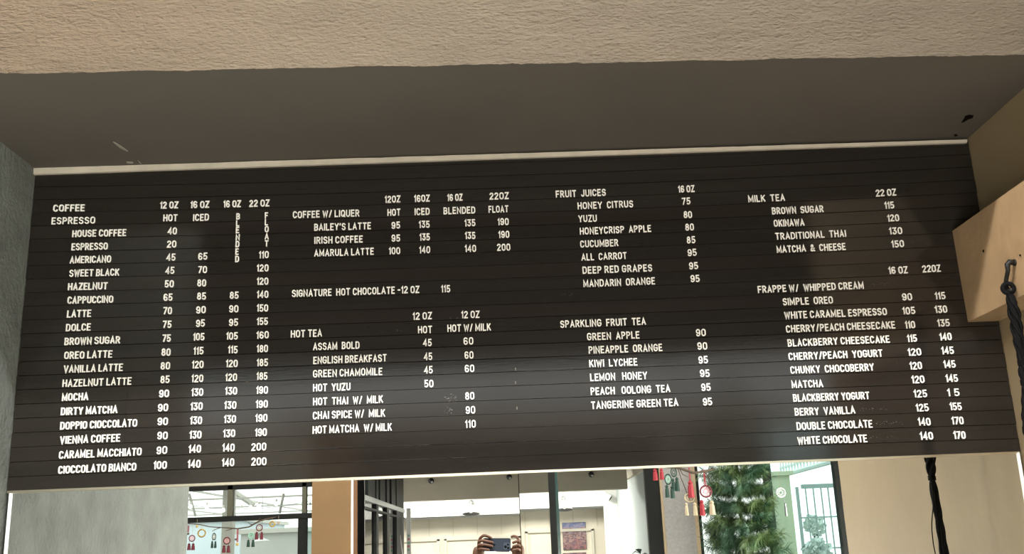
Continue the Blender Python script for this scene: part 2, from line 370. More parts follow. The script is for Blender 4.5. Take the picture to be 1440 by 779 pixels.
# soffit: slightly rolling plaster
def soffit():
    nx, ny = 160, 40; vs = []; fs = []
    for i in range(nx+1):
        for j in range(ny+1):
            x = XL+(XR-XL)*i/nx
            y0 = bulk_y(x)-.0005
            y = y0+(2.80-y0)*j/ny
            low = .0028*noise.noise(Vector((x*9, 0, 5)))+.0022*noise.noise(Vector((x*45, 2, 5)))+.0015*noise.noise(Vector((x*130, 2, 5)))
            k = max(0, 1-j/3)
            z = SOF + low*k + .0015*noise.noise(Vector((x*2, y*5, 1)))*min(1, j/4)
            vs.append((x, y, z))
    for i in range(nx):
        for j in range(ny):
            a = i*(ny+1)+j
            fs.append((a, a+1, a+ny+2, a+ny+1))
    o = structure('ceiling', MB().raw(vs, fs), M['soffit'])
    for p in o.data.polygons: p.use_smooth = True
    return o
sof = soffit()
def direct(u, v, z=None, y=None):
    D = CF + CR*((u-720)/FPX) - CU*((v-389.5)/FPX)
    k = (z-EYE.z)/D.z if z is not None else y/D.y
    return EYE+D*k
def fleck(parent, name, pts, z, m):
    vs = [direct(u, v, z=z) for u, v in pts]
    n = len(vs)
    MB().raw([(p.x, p.y, z) for p in vs]+[(p.x, p.y, z+.004) for p in vs], [tuple(range(n))]+[(i, (i+1) % n, n+(i+1) % n, n+i) for i in range(n)]).build(name, m, parent)
fleck(sof, 'scratch', [(159,200),(164,202),(172,207),(180,213),(178,213),(168,208)], SOF-.0018, M['chip'])
fleck(sof, 'scratch', [(178,228),(187,228.5),(187,230),(179,230)], SOF-.0018, M['chip'])
fleck(sof, 'scratch', [(194,226),(196,228),(199,231),(197,230)], SOF-.0018, M['chip'])
fleck(sof, 'gouge', [(1352,173),(1356,167),(1357,164),(1363,162),(1369,163),(1368,166),(1362,168),(1357,171)], SOF-.0018, M['gouge'])
fleck(sof, 'gouge', [(1341,190),(1345,189),(1347,191),(1343,192)], SOF-.0016, M['gouge'])

# pale strip between soffit and board
def top_trim():
    n = 90; vs = []; fs = []
    for i in range(n+1):
        x = XL+(XR-.01-XL)*i/n
        a = .0015*noise.noise(Vector((x*14, 3, 0)))+.0008*noise.noise(Vector((x*70, 3, 0)))
        zt = SOF+.002; zb = ZT-.004
        zt2 = ZT + (SOF-ZT)*(.95-.62*i/n) + a
        vs += [(x, YB-.010, zb), (x, YB-.012+a*.5, zt2), (x, YB+.016, zt2+.0005), (x, YB+.016, zb)]
    for i in range(n):
        for k in range(4):
            a, b = i*4+k, i*4+(k+1) % 4
            fs.append((a, b, b+4, a+4))
    structure('trim_1', MB().raw(vs, fs), M['strip'])
top_trim()

# cast block projecting from the right wall, running toward the room
def block():
    x0t, x0b = 1.3375, 1.3404; zt, zb = EYE.z+.8384, EYE.z+.5657
    ny, nz = 60, 24; vs = []; fs = []
    for i in range(ny+1):
        for j in range(nz+1):
            y = YB-.001-1.2*i/ny; t = j/nz
            e = min(1, i/1.5)
            z = zb+(zt-zb)*t; x = x0b+(x0t-x0b)*t-.0012*abs(noise.noise(Vector((y*12, z*12, 4))))*e
            vs.append((x, y, z))
    for i in range(ny):
        for j in range(nz):
            a = i*(nz+1)+j; fs.append((a, a+nz+1, a+nz+2, a+1))
    mb = MB().raw(vs, fs)
    y0, y1 = YB-.001, YB-1.201
    P = [(x0b+.001,y0,zb),(XR,y0,zb),(XR,y1,zb),(x0b+.001,y1,zb),(x0t+.001,y0,zt),(XR,y0,zt),(XR,y1,zt),(x0t+.001,y1,zt)]
    mb.raw(P, [(0,1,2,3),(7,6,5,4),(0,4,5,1),(2,6,7,3)])
    o = structure('trim_2', mb, M['concrete'])
    for (yy, zz, r) in ((2.62, EYE.z+.73, .004), (2.47, EYE.z+.66, .003), (2.44, EYE.z+.665, .003)):
        MB().lathe((x0t+.0005, yy, zz), [(r, 0), (r*.8, .0015), (0, .0022)], ax=(-1,0,0), n=8).build('pit', M['gouge'], o)
block()

# ================================================================== menu board
PC = (1.102313, -0.039434, 0.000121, -2.5e-05, 0.008698, 1.5e-05, -0.000515)
def rowz(k, x): return EYE.z+PC[0]+PC[1]*k+PC[2]*x+PC[3]*k*x+PC[4]*x*x+PC[5]*k*k+PC[6]*x*x*k
board = empty('menu_board', (0, YB, ZB), 'long black-brown wooden menu board with white raised lettering above the mirrors', 'menu board')
NP = 23
def seam(i, x):            # i=0 top edge of the board, i=24 its lower edge
    if i == 0: return ZT
    if i == NP+1: return ZB
    return rowz(i-1, x)-.0035
rp = random.Random(3)
for i in range(NP+1):
    ja, jb = rp.uniform(-.0015, .002), rp.uniform(-.002, .001)
    a0, a1 = XL+.0005+max(0, ja), XR-.0008+min(0, jb)
    if i == 23: a0 = XL-.0012
    cuts = [a0, a1]
    if i in (17, 18, 19, 20): cuts = [a0, -1.037+.001*(i % 2), a1]
    g = .00035+.0011*(rp.random()**2)
    for c in range(len(cuts)-1):
        n = 12 if len(cuts) == 2 else (3, 12)[c]
        c0 = cuts[c]+(.0003 if c else 0); c1 = cuts[c+1]-(.0003 if c+2 < len(cuts) else 0)
        vs = []; fs = []
        prot = rp.uniform(-.0005, .0006) if len(cuts) == 2 else (-.0002, .0005)[c]
        for q in range(n+1):
            x = c0+(c1-c0)*q/n
            wv = prot+.0006*noise.noise(Vector((x*2, i*3.1, 0)))
            t = seam(i, x)-(g/2 if i else 0); b_ = seam(i+1, x)+(g/2 if i < NP else 0)
            yf = YB-wv
            vs += [(x, YB+.014, t), (x, yf+.0010, t), (x, yf, t-.0006), (x, yf, b_+.0006), (x, yf+.0010, b_), (x, YB+.014, b_)]
        for q in range(n):
            for k in range(6):
                k2 = (k+1) % 6; fs.append((q*6+k, q*6+k2, (q+1)*6+k2, (q+1)*6+k))
        fs.append((5,4,3,2,1,0)); fs.append(tuple(range(n*6, n*6+6)))
        MB().raw(vs, fs).build('plank', M['plank2'] if c == 1 or i in (5, 9, 12, 15) else M['plank'], board)
MB().box((XL+.002, YB+.0145, ZB+.002), (XR-.002, YB+.0185, ZT-.001)).build('backing', M['gap'], board)

# ---- condensed gothic capitals: centre lines in a box of height 1
def arc(cx, cy, rx, ry, a0, a1, n=7):
    return [(cx+rx*cos(radians(a0+(a1-a0)*i/n)), cy+ry*sin(radians(a0+(a1-a0)*i/n))) for i in range(n+1)]
def stadium(w, ry=.27, n=6):
    r = w/2
    return arc(r, 1-ry, r, ry, 0, 180, n)+arc(r, ry, r, ry, 180, 360, n)+[(w, 1-ry)]
W5 = .47
def CS(w=W5): return arc(w/2, .73, w/2, .27, 15, 180, 7)+arc(w/2, .27, w/2, .27, 180, 345, 7)
Gs = {
'A': (.52, [[(0,0),(.26,1),(.52,0)], [(.09,.30),(.43,.30)]]),
'B': (.46, [[(0,0),(0,1),(.22,1)]+arc(.22,.765,.22,.235,90,-90)+[(0,.53)], [(.22,.53)]+arc(.22,.265,.24,.265,90,-90)+[(0,0)]]),
'C': (W5, [CS()]),
'D': (.48, [[(0,0),(0,1),(.2,1)]+arc(.2,.70,.28,.30,90,0)+arc(.2,.30,.28,.30,0,-90)+[(0,0)]]),
'E': (.40, [[(.40,1),(0,1),(0,0),(.40,0)], [(0,.52),(.34,.52)]]),
'F': (.39, [[(.39,1),(0,1),(0,0)], [(0,.50),(.33,.50)]]),
'G': (.50, [arc(.25,.73,.25,.27,15,180)+arc(.25,.27,.25,.27,180,360)+[(.50,.46),(.28,.46)]]),
'H': (.48, [[(0,0),(0,1)], [(.48,0),(.48,1)], [(0,.52),(.48,.52)]]),
'I': (.0, [[(0,0),(0,1)]]),
'J': (.36, [[(.36,1),(.36,.22)]+arc(.18,.22,.18,.22,0,-170)]),
'K': (.48, [[(0,0),(0,1)], [(.45,1),(.02,.42)], [(.17,.60),(.48,0)]]),
'L': (.38, [[(0,1),(0,0),(.38,0)]]),
'M': (.62, [[(0,0),(0,1),(.31,.18),(.62,1),(.62,0)]]),
'N': (.50, [[(0,0),(0,1),(.50,0),(.50,1)]]),
'O': (.50, [stadium(.50)]),
'P': (.45, [[(0,0),(0,1),(.22,1)]+arc(.22,.735,.23,.265,90,-90)+[(0,.47)]]),
'Q': (.50, [stadium(.50), [(.30,.24),(.54,-.06)]]),
'R': (.47, [[(0,0),(0,1),(.22,1)]+arc(.22,.745,.22,.255,90,-90)+[(0,.49)], [(.22,.49),(.47,0)]]),
'S': (.46, [arc(.23,.755,.23,.245,20,230,8)+[(.23,.52)]+arc(.23,.255,.23,.265,60,-160,8)]),
'T': (.48, [[(0,1),(.48,1)], [(.24,1),(.24,0)]]),
'U': (.48, [[(0,1),(0,.27)]+arc(.24,.27,.24,.27,180,360)+[(.48,1)]]),
'V': (.50, [[(0,1),(.25,0),(.50,1)]]),
'W': (.70, [[(0,1),(.17,0),(.35,.86),(.53,0),(.70,1)]]),
'X': (.48, [[(0,0),(.48,1)], [(0,1),(.48,0)]]),
'Y': (.50, [[(0,1),(.25,.46),(.50,1)], [(.25,.46),(.25,0)]]),
'Z': (.45, [[(0,1),(.45,1),(0,0),(.45,0)]]),
'0': (.46, [stadium(.46)]),
'1': (.15, [[(0,.80),(.15,1),(.15,0)]]),
'2': (.44, [arc(.22,.75,.22,.25,165,-20,8)+[(.02,.08),(0,0),(.44,0)]]),
'3': (.44, [[(.01,1),(.42,1),(.20,.60),(.24,.60)]+arc(.22,.30,.22,.30,75,-160,8)]),
'4': (.47, [[(.36,0),(.36,1),(0,.28),(.47,.28)]]),
'5': (.44, [[(.41,1),(.05,1),(.03,.50)]+arc(.20,.30,.24,.30,112,-140,9)]),
'6': (.45, [arc(.225,.28,.225,.28,0,360,10), [(.0,.28),(.0,.66)]+arc(.225,.72,.225,.28,180,25,6)]),
'7': (.43, [[(0,1),(.43,1),(.13,0)]]),
'8': (.45, [arc(.225,.76,.19,.24,0,360,10), arc(.225,.27,.225,.27,0,360,10)]),
'9': (.45, [arc(.225,.70,.225,.30,0,360,10), [(.45,.70),(.45,.30)]+arc(.225,.28,.225,.28,0,-155,6)]),
'&': (.56, [[(.56,0),(.10,.72)]+arc(.23,.83,.14,.17,200,-20,7)+[(.34,.66),(.08,.40)]+arc(.22,.22,.21,.22,150,290,6)+[(.54,.42)]]),
'/': (.30, [[(0,-.04),(.30,1.04)]]),
'-': (.28, [[(0,.50),(.28,.50)]]),
"'": (.04, [[(.04,1.02),(0,.80)]]),
}
def ribbon(pts, hw):
    """constant-width band about a centre line; returns left and right outlines"""
    P = [Vector(p) for p in pts]
    Q = [P[0]]
    for p in P[1:]:
        if (p-Q[-1]).length > 1e-4: Q.append(p)
    P = Q; n = len(P); closed = (P[0]-P[-1]).length < 1e-3 and n > 3
    if closed: P = P[:-1]; n -= 1
    Lf = []; Rt = []
    for i in range(n):
        if closed: a, b = P[i-1], P[(i+1) % n]
        else: a, b = P[max(i-1, 0)], P[min(i+1, n-1)]
        d1 = (P[i]-a); d2 = (b-P[i])
        if d1.length < 1e-6: d1 = d2
        if d2.length < 1e-6: d2 = d1
        d1 = d1.normalized(); d2 = d2.normalized()
        n1 = Vector((-d1.y, d1.x)); n2 = Vector((-d2.y, d2.x))
        m = (n1+n2)
        if m.length < .15: m = n1
        m = m.normalized(); k = hw/max(.42, m.dot(n1))
        q = P[i]
        if not closed and i == 0: q = q-d1*hw*.8
        if not closed and i == n-1: q = q+d2*hw*.8
        Lf.append(q+m*k); Rt.append(q-m*k)
    return Lf, Rt, closed
HCAP = .0210; HW = .00152; GAPX = .0056; TH = .0032
def lettering(name, text, x0, x1, z0, hc=HCAP, slope=0.0, rnd=random.Random(5)):
    hh = hc-2*HW                         # centre line height
    wid = 0; pos = []
    s = hh*1.02
    for i, ch in enumerate(text):
        if ch == ' ':
            wid += .31*s; continue
        w = Gs[ch][0]*s
        pos.append((ch, wid, w)); wid += w+GAPX
    wid = wid-GAPX
    tot = (x1-x0)-2*HW
    sx = tot/wid if wid > 1e-6 else 1
    if len(text) == 1: sx = 1
    mb = MB()
    for ch, px, w in pos:
        ang = rnd.uniform(-.012, .012); dz = rnd.uniform(-.00035, .00035); k = 0
        for st in Gs[ch][1]:
            Q = [((p[0]*s)*sx, p[1]*hh) for p in st]
            Lf, Rt, closed = ribbon(Q, HW)
            yf = YB-.0006-TH-.00006*k; k += 1
            yb = YB+.0004
            n = len(Lf)
            vs = []
            for A in (Lf, Rt):
                for q in A:
                    X = x0+HW+px*sx+q.x-q.y*ang; Z = q.y+HW+q.x*ang+dz
                    vs.append((X, yf, z0+Z+slope*(X-x0)))
            for A in (Lf, Rt):
                for q in A:
                    X = x0+HW+px*sx+q.x-q.y*ang; Z = q.y+HW+q.x*ang+dz
                    vs.append((X, yb, z0+Z+slope*(X-x0)))
            fs = []
            rng = range(n) if closed else range(n-1)
            for i in rng:
                j = (i+1) % n
                fs += [(i, n+i, n+j, j), (i, j, 2*n+j, 2*n+i), (n+j, n+i, 3*n+i, 3*n+j)]
            if not closed:
                fs += [(0, 2*n, 3*n, n), (n-1, 2*n-1, 4*n-1, 3*n-1)]
            mb.raw(vs, fs)
    return mb.build(name, M['letter'], board)
HEADS = {'COFFEE','COFFEE W/ LIQUER','HOT TEA','FRUIT  JUICES','SPARKLING  FRUIT  TEA','MILK  TEA','FRAPPE W/  WHIPPED CREAM','12 OZ','16 OZ','22 OZ','12OZ','16OZ','22OZ','HOT','ICED','BLENDED','FLOAT','HOT W/ MILK'}
BRANDY = ('BAILEY', 'AMARULA', 'OREO')
first_espresso = [True]
for rec in ROWS.split(';'):
    t, a, b, z = rec.rsplit(',', 3)
    a, b, z = float(a), float(b), float(z)+EYE.z
    if t.startswith('|'):
        o = lettering('heading_letter', t[1:], a, b, z+.0003, hc=.0190); continue
    k = round((1.11394-(z-EYE.z))/.03936-.21)
    mid = (a+b)/2
    sl = (rowz(k, mid+.1)-rowz(k, mid-.1))/.2
    head = t in HEADS or (t == 'ESPRESSO' and first_espresso[0])
    if t == 'ESPRESSO': first_espresso[0] = False
    num = t.replace(' ', '').isdigit()
    o = lettering('price_lettering' if num else ('heading_lettering' if head else 'item_lettering'), t, a, b, z, slope=sl)
    if not num and not any(w in t for w in BRANDY):
        o['label'] = 'raised white letters reading ' + ' '.join(t.split())
# scuffs and glue ghosts left on the planks
def scuffs():
    rr = random.Random(11)
    spots = [((622,642),(553,566),26,1.6),((624,636),(570,581),14,1.2),((1204,1248),(573,578),22,.9),((1230,1272),(592,597),30,.9),((1222,1262),(613,618),16,.8),
             ((1222,1256),(398,402),14,.9),((1138,1170),(311,315),8,.8),((790,815),(413,416),12,.8),((556,570),(463,468),9,.8),((630,650),(447,449),6,1.),((625,690),(335,337),7,1.),((1258,1262),(508,530),5,.8)]
    for (ua, ub), (va, vb), n, sz in spots:
        mb = MB()
        for _ in range(n):
            p = direct(rr.uniform(ua, ub), rr.uniform(va, vb), y=YB)
            r = .0012*sz*rr.uniform(.4, 1.3); m_ = rr.randint(4, 6); a0 = rr.random()*6
            ring = [(p.x+r*rr.uniform(.5, 1.5)*cos(a0+2*pi*i/m_), YB-.0014, p.z+r*rr.uniform(.4, 1.1)*sin(a0+2*pi*i/m_)) for i in range(m_)]
            mb.raw(ring, [tuple(range(m_))])
        mb.build('scuff_mark', M['scuff'], board)['kind'] = 'stuff'
    for (u, v) in ((725,519),(725,538),(727,574)):
        p = direct(u, v, y=YB)
        MB().box((p.x-.0007, YB-.0022, p.z-.004), (p.x+.0007, YB-.0008, p.z+.004)).build('splinter', M['chip'], board)
scuffs()
# ================================================================== mirrors
ZM = ZB-.0012
ch = MB()
n = 60; vs = []; fs = []
structure('trim_3', MB().raw([(XL+.004,YB+.001,ZB-.0005),(XL+.004,YB-.004,ZB-.0005),(XL+.004,YB-.004,ZB-.0068),(XL+.004,YB+.001,ZB-.0085),
                              (XR-.008,YB+.001,ZB-.0005),(XR-.008,YB-.004,ZB-.0005),(XR-.008,YB-.004,ZB-.0068),(XR-.008,YB+.001,ZB-.0085)],
                             [(0,1,5,4),(1,2,6,5),(2,3,7,6),(3,0,4,7),(0,3,2,1),(4,5,6,7)]), M['alu'])
def mirror(x0, x1, label, tilt=0, left=False, right=False, lw=.004):
    z0, z1 = .95, ZB-.004
    o = empty('wall_mirror', ((x0+x1)/2, MIR, z0), label, 'mirror')
    y0 = MIR; t = math.tan(tilt)*(z1-z0)
    # silvered face (top leans toward the room by t), glass edge behind it
    vs = [(x0,y0,z0),(x1,y0,z0),(x1,y0-t,z1),(x0,y0-t,z1),(x0,y0+.006,z0),(x1,y0+.006,z0),(x1,y0+.006-t,z1),(x0,y0+.006-t,z1)]
    MB().raw(vs, [(0,1,2,3),(4,7,6,5),(0,4,5,1),(3,2,6,7),(0,3,7,4),(1,5,6,2)]).build('mirror_glass', M['mirror'], o)
    if left: MB().box((x0-lw, y0-.004, z0), (x0+.0005, y0+.006, z1)).build('edge_strip', M['edge'], o)
    if right: MB().box((x1-.0005, y0-.004-abs(t), z0), (x1+lw, y0+.006, z1)).build('edge_strip', M['edge'], o)
    return o
mirror(-1.3335, -.4145, 'left mirror panel under the board, reflecting grey wall and window', left=True, lw=.0055)
mirror(-.4095, .0405, 'narrow middle mirror panel reflecting the hands holding a phone', left=True, lw=.0045)
mirror(.0425, 1.4165, 'right mirror panel reflecting the pine tree and tan wall', tilt=.0025, right=True, lw=.0055)

# ================================================================== room behind the eye
YA = 5.56-6.8      # -1.24, window wall
structure('floor', MB().box((-3.6, -8.4, -.1), (3.6, 2.95, 0)), M['floor'])
structure('ceiling_room', MB().box((-3.6, -1.4, 4.4), (3.6, 2.95, 4.5)), M['ceil'])
structure('wall_left_front', MB().box((-3.6, 1.169, 0), (XL-.24, 1.35, 4.4)), M['dark_wall'])
structure('wall_right_front', MB().box((XR+.24, 1.233, 0), (3.6, 1.4, 4.4)), M['dark_wall'])
structure('wall_left_outer', MB().box((-3.7, -1.4, 0), (-3.6, 1.3, 4.4)), M['cream'])
structure('wall_right_outer', MB().box((3.6, -1.4, 0), (3.7, 1.3, .6)).box((3.6, -1.4, 1.85), (3.7, 1.3, 4.4)).box((3.6, -1.4, .6), (3.7, -1.1, 1.85)).box((3.6, 1.1, .6), (3.7, 1.3, 1.85)), M['cream'])
w4 = structure('added_side_window', MB().box((3.62, -1.1, .6), (3.68, 1.1, .65)).box((3.62, -1.1, 1.8), (3.68, 1.1, 1.85)).box((3.62, -.03, .65), (3.68, .03, 1.8)), M['steel'])  # unseen window, added to let fill light onto the left wall
MB().box((3.65, -1.1, .65), (3.654, 1.1, 1.8)).build('pane', M['glass'], w4)
area('side_fill', (3.78, 0, 1.22), (radians(90), 0, radians(90)), 2.2, 1.2, SIDE_FILL, (1.0,.975,.93))  # fill light behind the added window
zw = EYE.z
WT = zw+.46       # head of the left window
CL0, CL1 = 2.66, zw+1.225     # clerestory band, added to give the board its sheen
DT = 2.60         # head of the openings to the right
wa = MB()
wa.box((-3.6, YA-.14, 0), (-1.27, YA, .7)).box((-3.6, YA-.14, WT+.03), (-1.27, YA, CL0)).box((-3.6, YA-.14, .7), (-3.3, YA, WT+.03))
structure('wall_window_left', wa, M['cream'])
structure('wall_pillar', MB().box((-1.27, YA-.14, 0), (-1.00, YA+.02, CL0)), mat('ochre_tan_pillar', (.245,.138,.058), .8, noise_amt=.15, nscale=4, bump=.2))
structure('wall_lintel', MB().box((-1.00, YA-.14, DT), (3.6, YA, CL0)).box((2.32, YA-.14, 0), (3.6, YA, DT)), M['cream'])
structure('wall_upper', MB().box((-3.6, YA-.14, CL1), (3.6, YA, 4.4)), M['dark_wall'])  # coloured dark so the upper rows of the board reflect little
cw = structure('added_clerestory', MB().box((-3.6, YA-.09, CL0), (3.6, YA-.04, CL0+.02)).box((-3.6, YA-.09, CL1-.02), (3.6, YA-.04, CL1)), M['steel'])  # added out of view; its bright sky shows as sheen on the board
for k in range(7):
    MB().box((-3.6+1.2*k-.012, YA-.085, CL0+.02), (-3.6+1.2*k+.012, YA-.045, CL1-.02)).build('mullion', M['steel_g'], cw)
for k in range(6):
    MB().box((-3.588+1.2*k, YA-.068, CL0+.02), (-3.588+1.2*k+1.176, YA-.064, CL1-.02)).build('pane', M['glass'], cw)

# left window: dark steel frame, transom and muntins, each pane real glass
w1 = MB().box((-3.3, YA-.06, WT-.025), (-1.27, YA, WT+.03)).box((-3.3, YA-.06, .7), (-1.27, YA, .75)).box((-3.3, YA-.06, .7), (-3.25, YA, WT))
win = structure('window_1', w1, M['steel'])
tr = seen(355, 728, 6.8).z
MB().box((-3.25, YA-.055, tr-.017), (-1.27, YA+.004, tr+.017)).build('transom', M['steel'], win)
def vbar(u0, u1, z0, z1, parent, name='muntin', m=None, Y=6.8, dpt=.05):
    a = seen(u0, 740, Y).x; b = seen(u1, 740, Y).x
    y = 5.56-Y
    return MB().box((a, y-dpt, z0), (b, y, z1)).build(name, m or M['steel'], parent)
vbar(318.5, 325.5, tr, WT, win, m=mat('olive_bronze_muntin', (.09,.085,.055), .5))
vbar(424, 430, tr, WT, win, m=bpy.data.materials['olive_bronze_muntin'])
vbar(419, 431, .75, tr, win)
for (a, b) in ((-3.0, -2.94), (-2.45, -2.40)):
    MB().box((a, YA-.05, .75), (b, YA, WT)).build('muntin', M['steel'], win)
for (x0, x1, z0, z1, m) in ((-2.40, seen(322,740,6.8).x, tr+.017, WT-.025, 'glass'), (seen(322,740,6.8).x, seen(427,740,6.8).x, tr+.017, WT-.025, 'glass'), (seen(427,740,6.8).x, -1.27, tr+.017, WT-.025, 'glass'),
                            (-2.40, seen(425,740,6.8).x, .75, tr-.017, 'glass'), (seen(425,740,6.8).x, -1.27, .75, tr-.017, 'glass_c'), (-3.25, -2.45, .75, WT-.025, 'glass')):
    MB().box((x0, YA-.030, z0), (x1, YA-.026, z1)).build('pane', M[m], win)

# steel casement partition that runs back from the opening
dx = seen(511, 740, 6.8).x
part = empty('steel_partition', (dx, YA, 0), 'dark steel framed glass partition running back beside the ochre pillar', 'partition')
MB().box((-1.00, YA-.05, 0), (-.972, YA+.01, DT)).build('jamb', M['brown_steel'], part)
MB().box((-.972, YA-.05, 0), (dx, YA, DT)).build('jamb', M['steel'], part)
def depthx(u, x):    # Y distance at which a plane of constant x is seen at column u
    D = CF + CR*((u-720)/FPX) - CU*((740-389.5)/FPX)
    return x/D.x*D.y
for (ua, ub, m) in ((511, 513, 'steel_g'), (529.5, 532.5, 'steel'), (544.5, 548, 'steel'), (558, 568, 'steel')):
    ya, yb = 5.56-depthx(ua, dx), 5.56-depthx(ub, dx)
    MB().box((dx-.04, yb, 0), (dx, ya, DT)).build('mullion', M[m], part)
y0, y1 = YA-.05, 5.56-depthx(569, dx)
zt0 = zw+.37
MB().box((dx-.045, y1, zt0-.035), (dx+.004, y0, zt0+.0)).build('transom', M['steel_g'], part)
MB().box((dx-.045, y1, zt0-.09), (dx+.002, y0, zt0-.075)).build('transom', M['steel'], part)
for (ua, ub) in ((519, 529), (536, 543), (552, 558)):
    ya, yb = 5.56-depthx(ua, dx), 5.56-depthx(ub, dx)
    MB().box((dx-.03, yb, zt0), (dx-.006, ya, DT)).build('infill_panel', M['steel'], part)
MB().box((dx-.022, y1, .1), (dx-.018, y0, zt0-.035)).build('pane', M['glass'], part)
MB().box((dx-.022, y1, zt0), (dx-.018, y0, DT)).build('pane', M['glass_c'], part)
rod = empty('leaning_rod', seen(560, 735, 9.2), 'thin white rod leaning beside the steel partition', 'rod')
MB().tube([seen(560, 735, 9.2), seen(566, 779, 9.2), seen(573, 830, 9.2)], .006).build('rod_shaft', M['white'], rod)
wp = empty('white_post', (seen(575,740,9.4).x, -3.84, 0), 'slim white post at the far end of the partition', 'post')
MB().box((seen(572,740,9.4).x, -3.87, 0), (seen(577.5,740,9.4).x, -3.81, zw+.37)).build('post_shaft', M['white'], wp)
for k in range(5):
    p = seen(574.6, 753+5*k, 9.36)
    MB().box((p.x-.008, -3.809, p.z-.01), (p.x+.010, -3.806, p.z+.008)).build('sticker', M[('lgreen','pink')[k % 2]], wp)

# the opening's two black posts, each with its glass edge
def post(u0, u1, ug, label):
    a = seen(u0, 740, 6.8).x; b = seen(u1, 740, 6.8).x
    o = empty('steel_post', ((a+b)/2, YA, 0), label, 'post')
    MB().box((a, YA-.06, 0), (b, YA, DT-.004)).build('post_shaft', M['steel'], o)
    g = seen(ug, 740, 6.8).x
    MB().box((b, YA-.045, 0), (g, YA-.02, DT-.004)).build('glass_edge', mat('green_glass_edge', (.05,.09,.08), .15), o)
    return o
post(774.5, 783.5, 788, 'upright black steel post in the middle of the wide opening')
post(912, 931, 933, 'broad black steel post beside the pale speckled panel')
structure('wall_speckled', MB().box((seen(933,740,6.8).x, YA-.1, 0), (seen(983,740,6.8).x, YA+.01, DT)), M['speckle'])
vb = seen(933,740,6.8).x
structure('trim_4', MB().box((vb-.004, YA-.06, 0), (vb+.012, YA+.014, DT)), M['wood'])
# window 2 behind the tree
o = structure('window_2', MB().box((seen(983,740,6.8).x, YA-.08, 0), (seen(988,740,6.8).x, YA, DT)).box((seen(1083,740,6.8).x, YA-.06, 0), (seen(1092,740,6.8).x, YA+.005, DT)).box((seen(1183,740,6.8).x, YA-.06, 0), (2.31, YA+.005, DT)), M['steel'])
MB().box((seen(1092,740,6.8).x, YA-.03, 0), (seen(1183,740,6.8).x, YA-.025, DT)).build('pane', M['glass_c'], o)
MB().box((seen(988,740,6.8).x, YA-.03, 0), (seen(1083,740,6.8).x, YA-.025, DT)).build('pane', M['glass'], o)
MB().box((seen(978,740,6.8).x, YA-.05, 0), (seen(983,740,6.8).x, YA+.02, DT)).build('mullion', M['wood'], o)

# ---- back room
XB0, XB1 = -1.5, 1.75
ZC = 2.66-.31
structure('ceiling_back', MB().box((XB0, -7.6, ZC+.3), (XB1+.2, YA-.14, ZC+.4)), M['ceil'])
structure('wall_back_room', MB().box((XB0, -7.45, 0), (XB1+.2, -7.3, ZC+.3)), M['cream'])
xs = seen(899, 740, 10.6).x
sw = structure('wall_side_back', MB().box((xs, -7.3, 0), (xs+.12, -3.9, ZC+.3)), mat('pale_blue_grey_plaster', (.50,.55,.53), .8, noise_amt=.08, nscale=2))
structure('trim_5', MB().box((xs-.03, -7.3, zw+.62), (xs, -3.9, ZC+.3)), M['cream'])
bb = structure('wall_beam', MB().box((XB0, -5.1, zw+.49-.005), (seen(884,700,10.5).x, -4.94, ZC+.3)), M['tan_beam'])
# portal: bright lintel and pier before a panelled recess
zl0, zl1 = seen(650, 725, 12.5).z, seen(650, 700, 12.5).z
xp0, xp1 = seen(851,740,12.5).x, seen(886,740,12.5).x
structure('wall_portal', MB().box((XB0, -7.0, zl0), (xp1, -6.94, ZC+.3)).box((xp0, -7.0, 0), (xp1, -6.94, zl0)), M['white'])
structure('trim_6', MB().box((XB0, -7.3, zl0-.02), (xp0, -7.0, zl0+.06)), mat('lintel_shade_grey', (.38,.38,.37), .8))  # grey colour stands for the shade under the lintel
# three recessed wall panels; a moulding frames each
zp = seen(650, 757, 12.85).z
px = [seen(u, 740, 12.85).x for u in (480, 621, 735, 838)]
for k in range(3):
    a, b = px[k]+.03, px[k+1]-.03
    mb = MB()
    mb.box((a, -7.30, zp-.02), (b, -7.27, zp+.012)).box((a, -7.30, .2), (a+.03, -7.27, zp)).box((b-.03, -7.30, .2), (b, -7.27, zp))
    structure('trim_%d' % (7+k), mb, mat('grey_cream_moulding', (.56,.52,.43), .8))
for k in range(14):
    x = XB0+.25+k*.3
    if x < xp0: MB().box((x, -7.302, zp+.03), (x+.006, -7.296, zl0-.02)).build('panel_joint', M['tan_beam'], bpy.data.objects['wall_back_room'])

# small dark eyeball spotlights fixed to the beam
def eyeball(u, v, label):
    p = seen(u, v, 10.42); p.y = -4.94
    o = empty('eyeball_spotlight', p, label, 'spotlight', None)
    MB().lathe(p, [(.0, .0), (.020, .0), (.020, .008), (.014, .012), (.014, .03)], ax=(0,1,0), n=14).build('mount', M['steel'], o)
    q = p+Vector((0, .05, -.006))
    mb = MB(); mb.lathe(q, [(.030*sin(pi*i/9), -.030*cos(pi*i/9)) for i in range(10)], ax=(.3,.8,-.5), n=16)
    mb.build('ball', mat('dark_chrome_ball', (.08,.08,.08), .2, metal=.8), o, True)
    MB().lathe(q+Vector((.3,.8,-.5)).normalized()*.0285, [(.013,0),(.010,.004),(0,.001)], ax=(.3,.8,-.5), n=12).build('lens', M['steel_g'], o)
eyeball(606, 675, 'dark ball spotlight left on the tan beam, nearest the partition')
eyeball(716, 669.5, 'dark ball spotlight on the tan beam above the phone')
eyeball(832, 664.5, 'dark ball spotlight on the tan beam right of the black post')
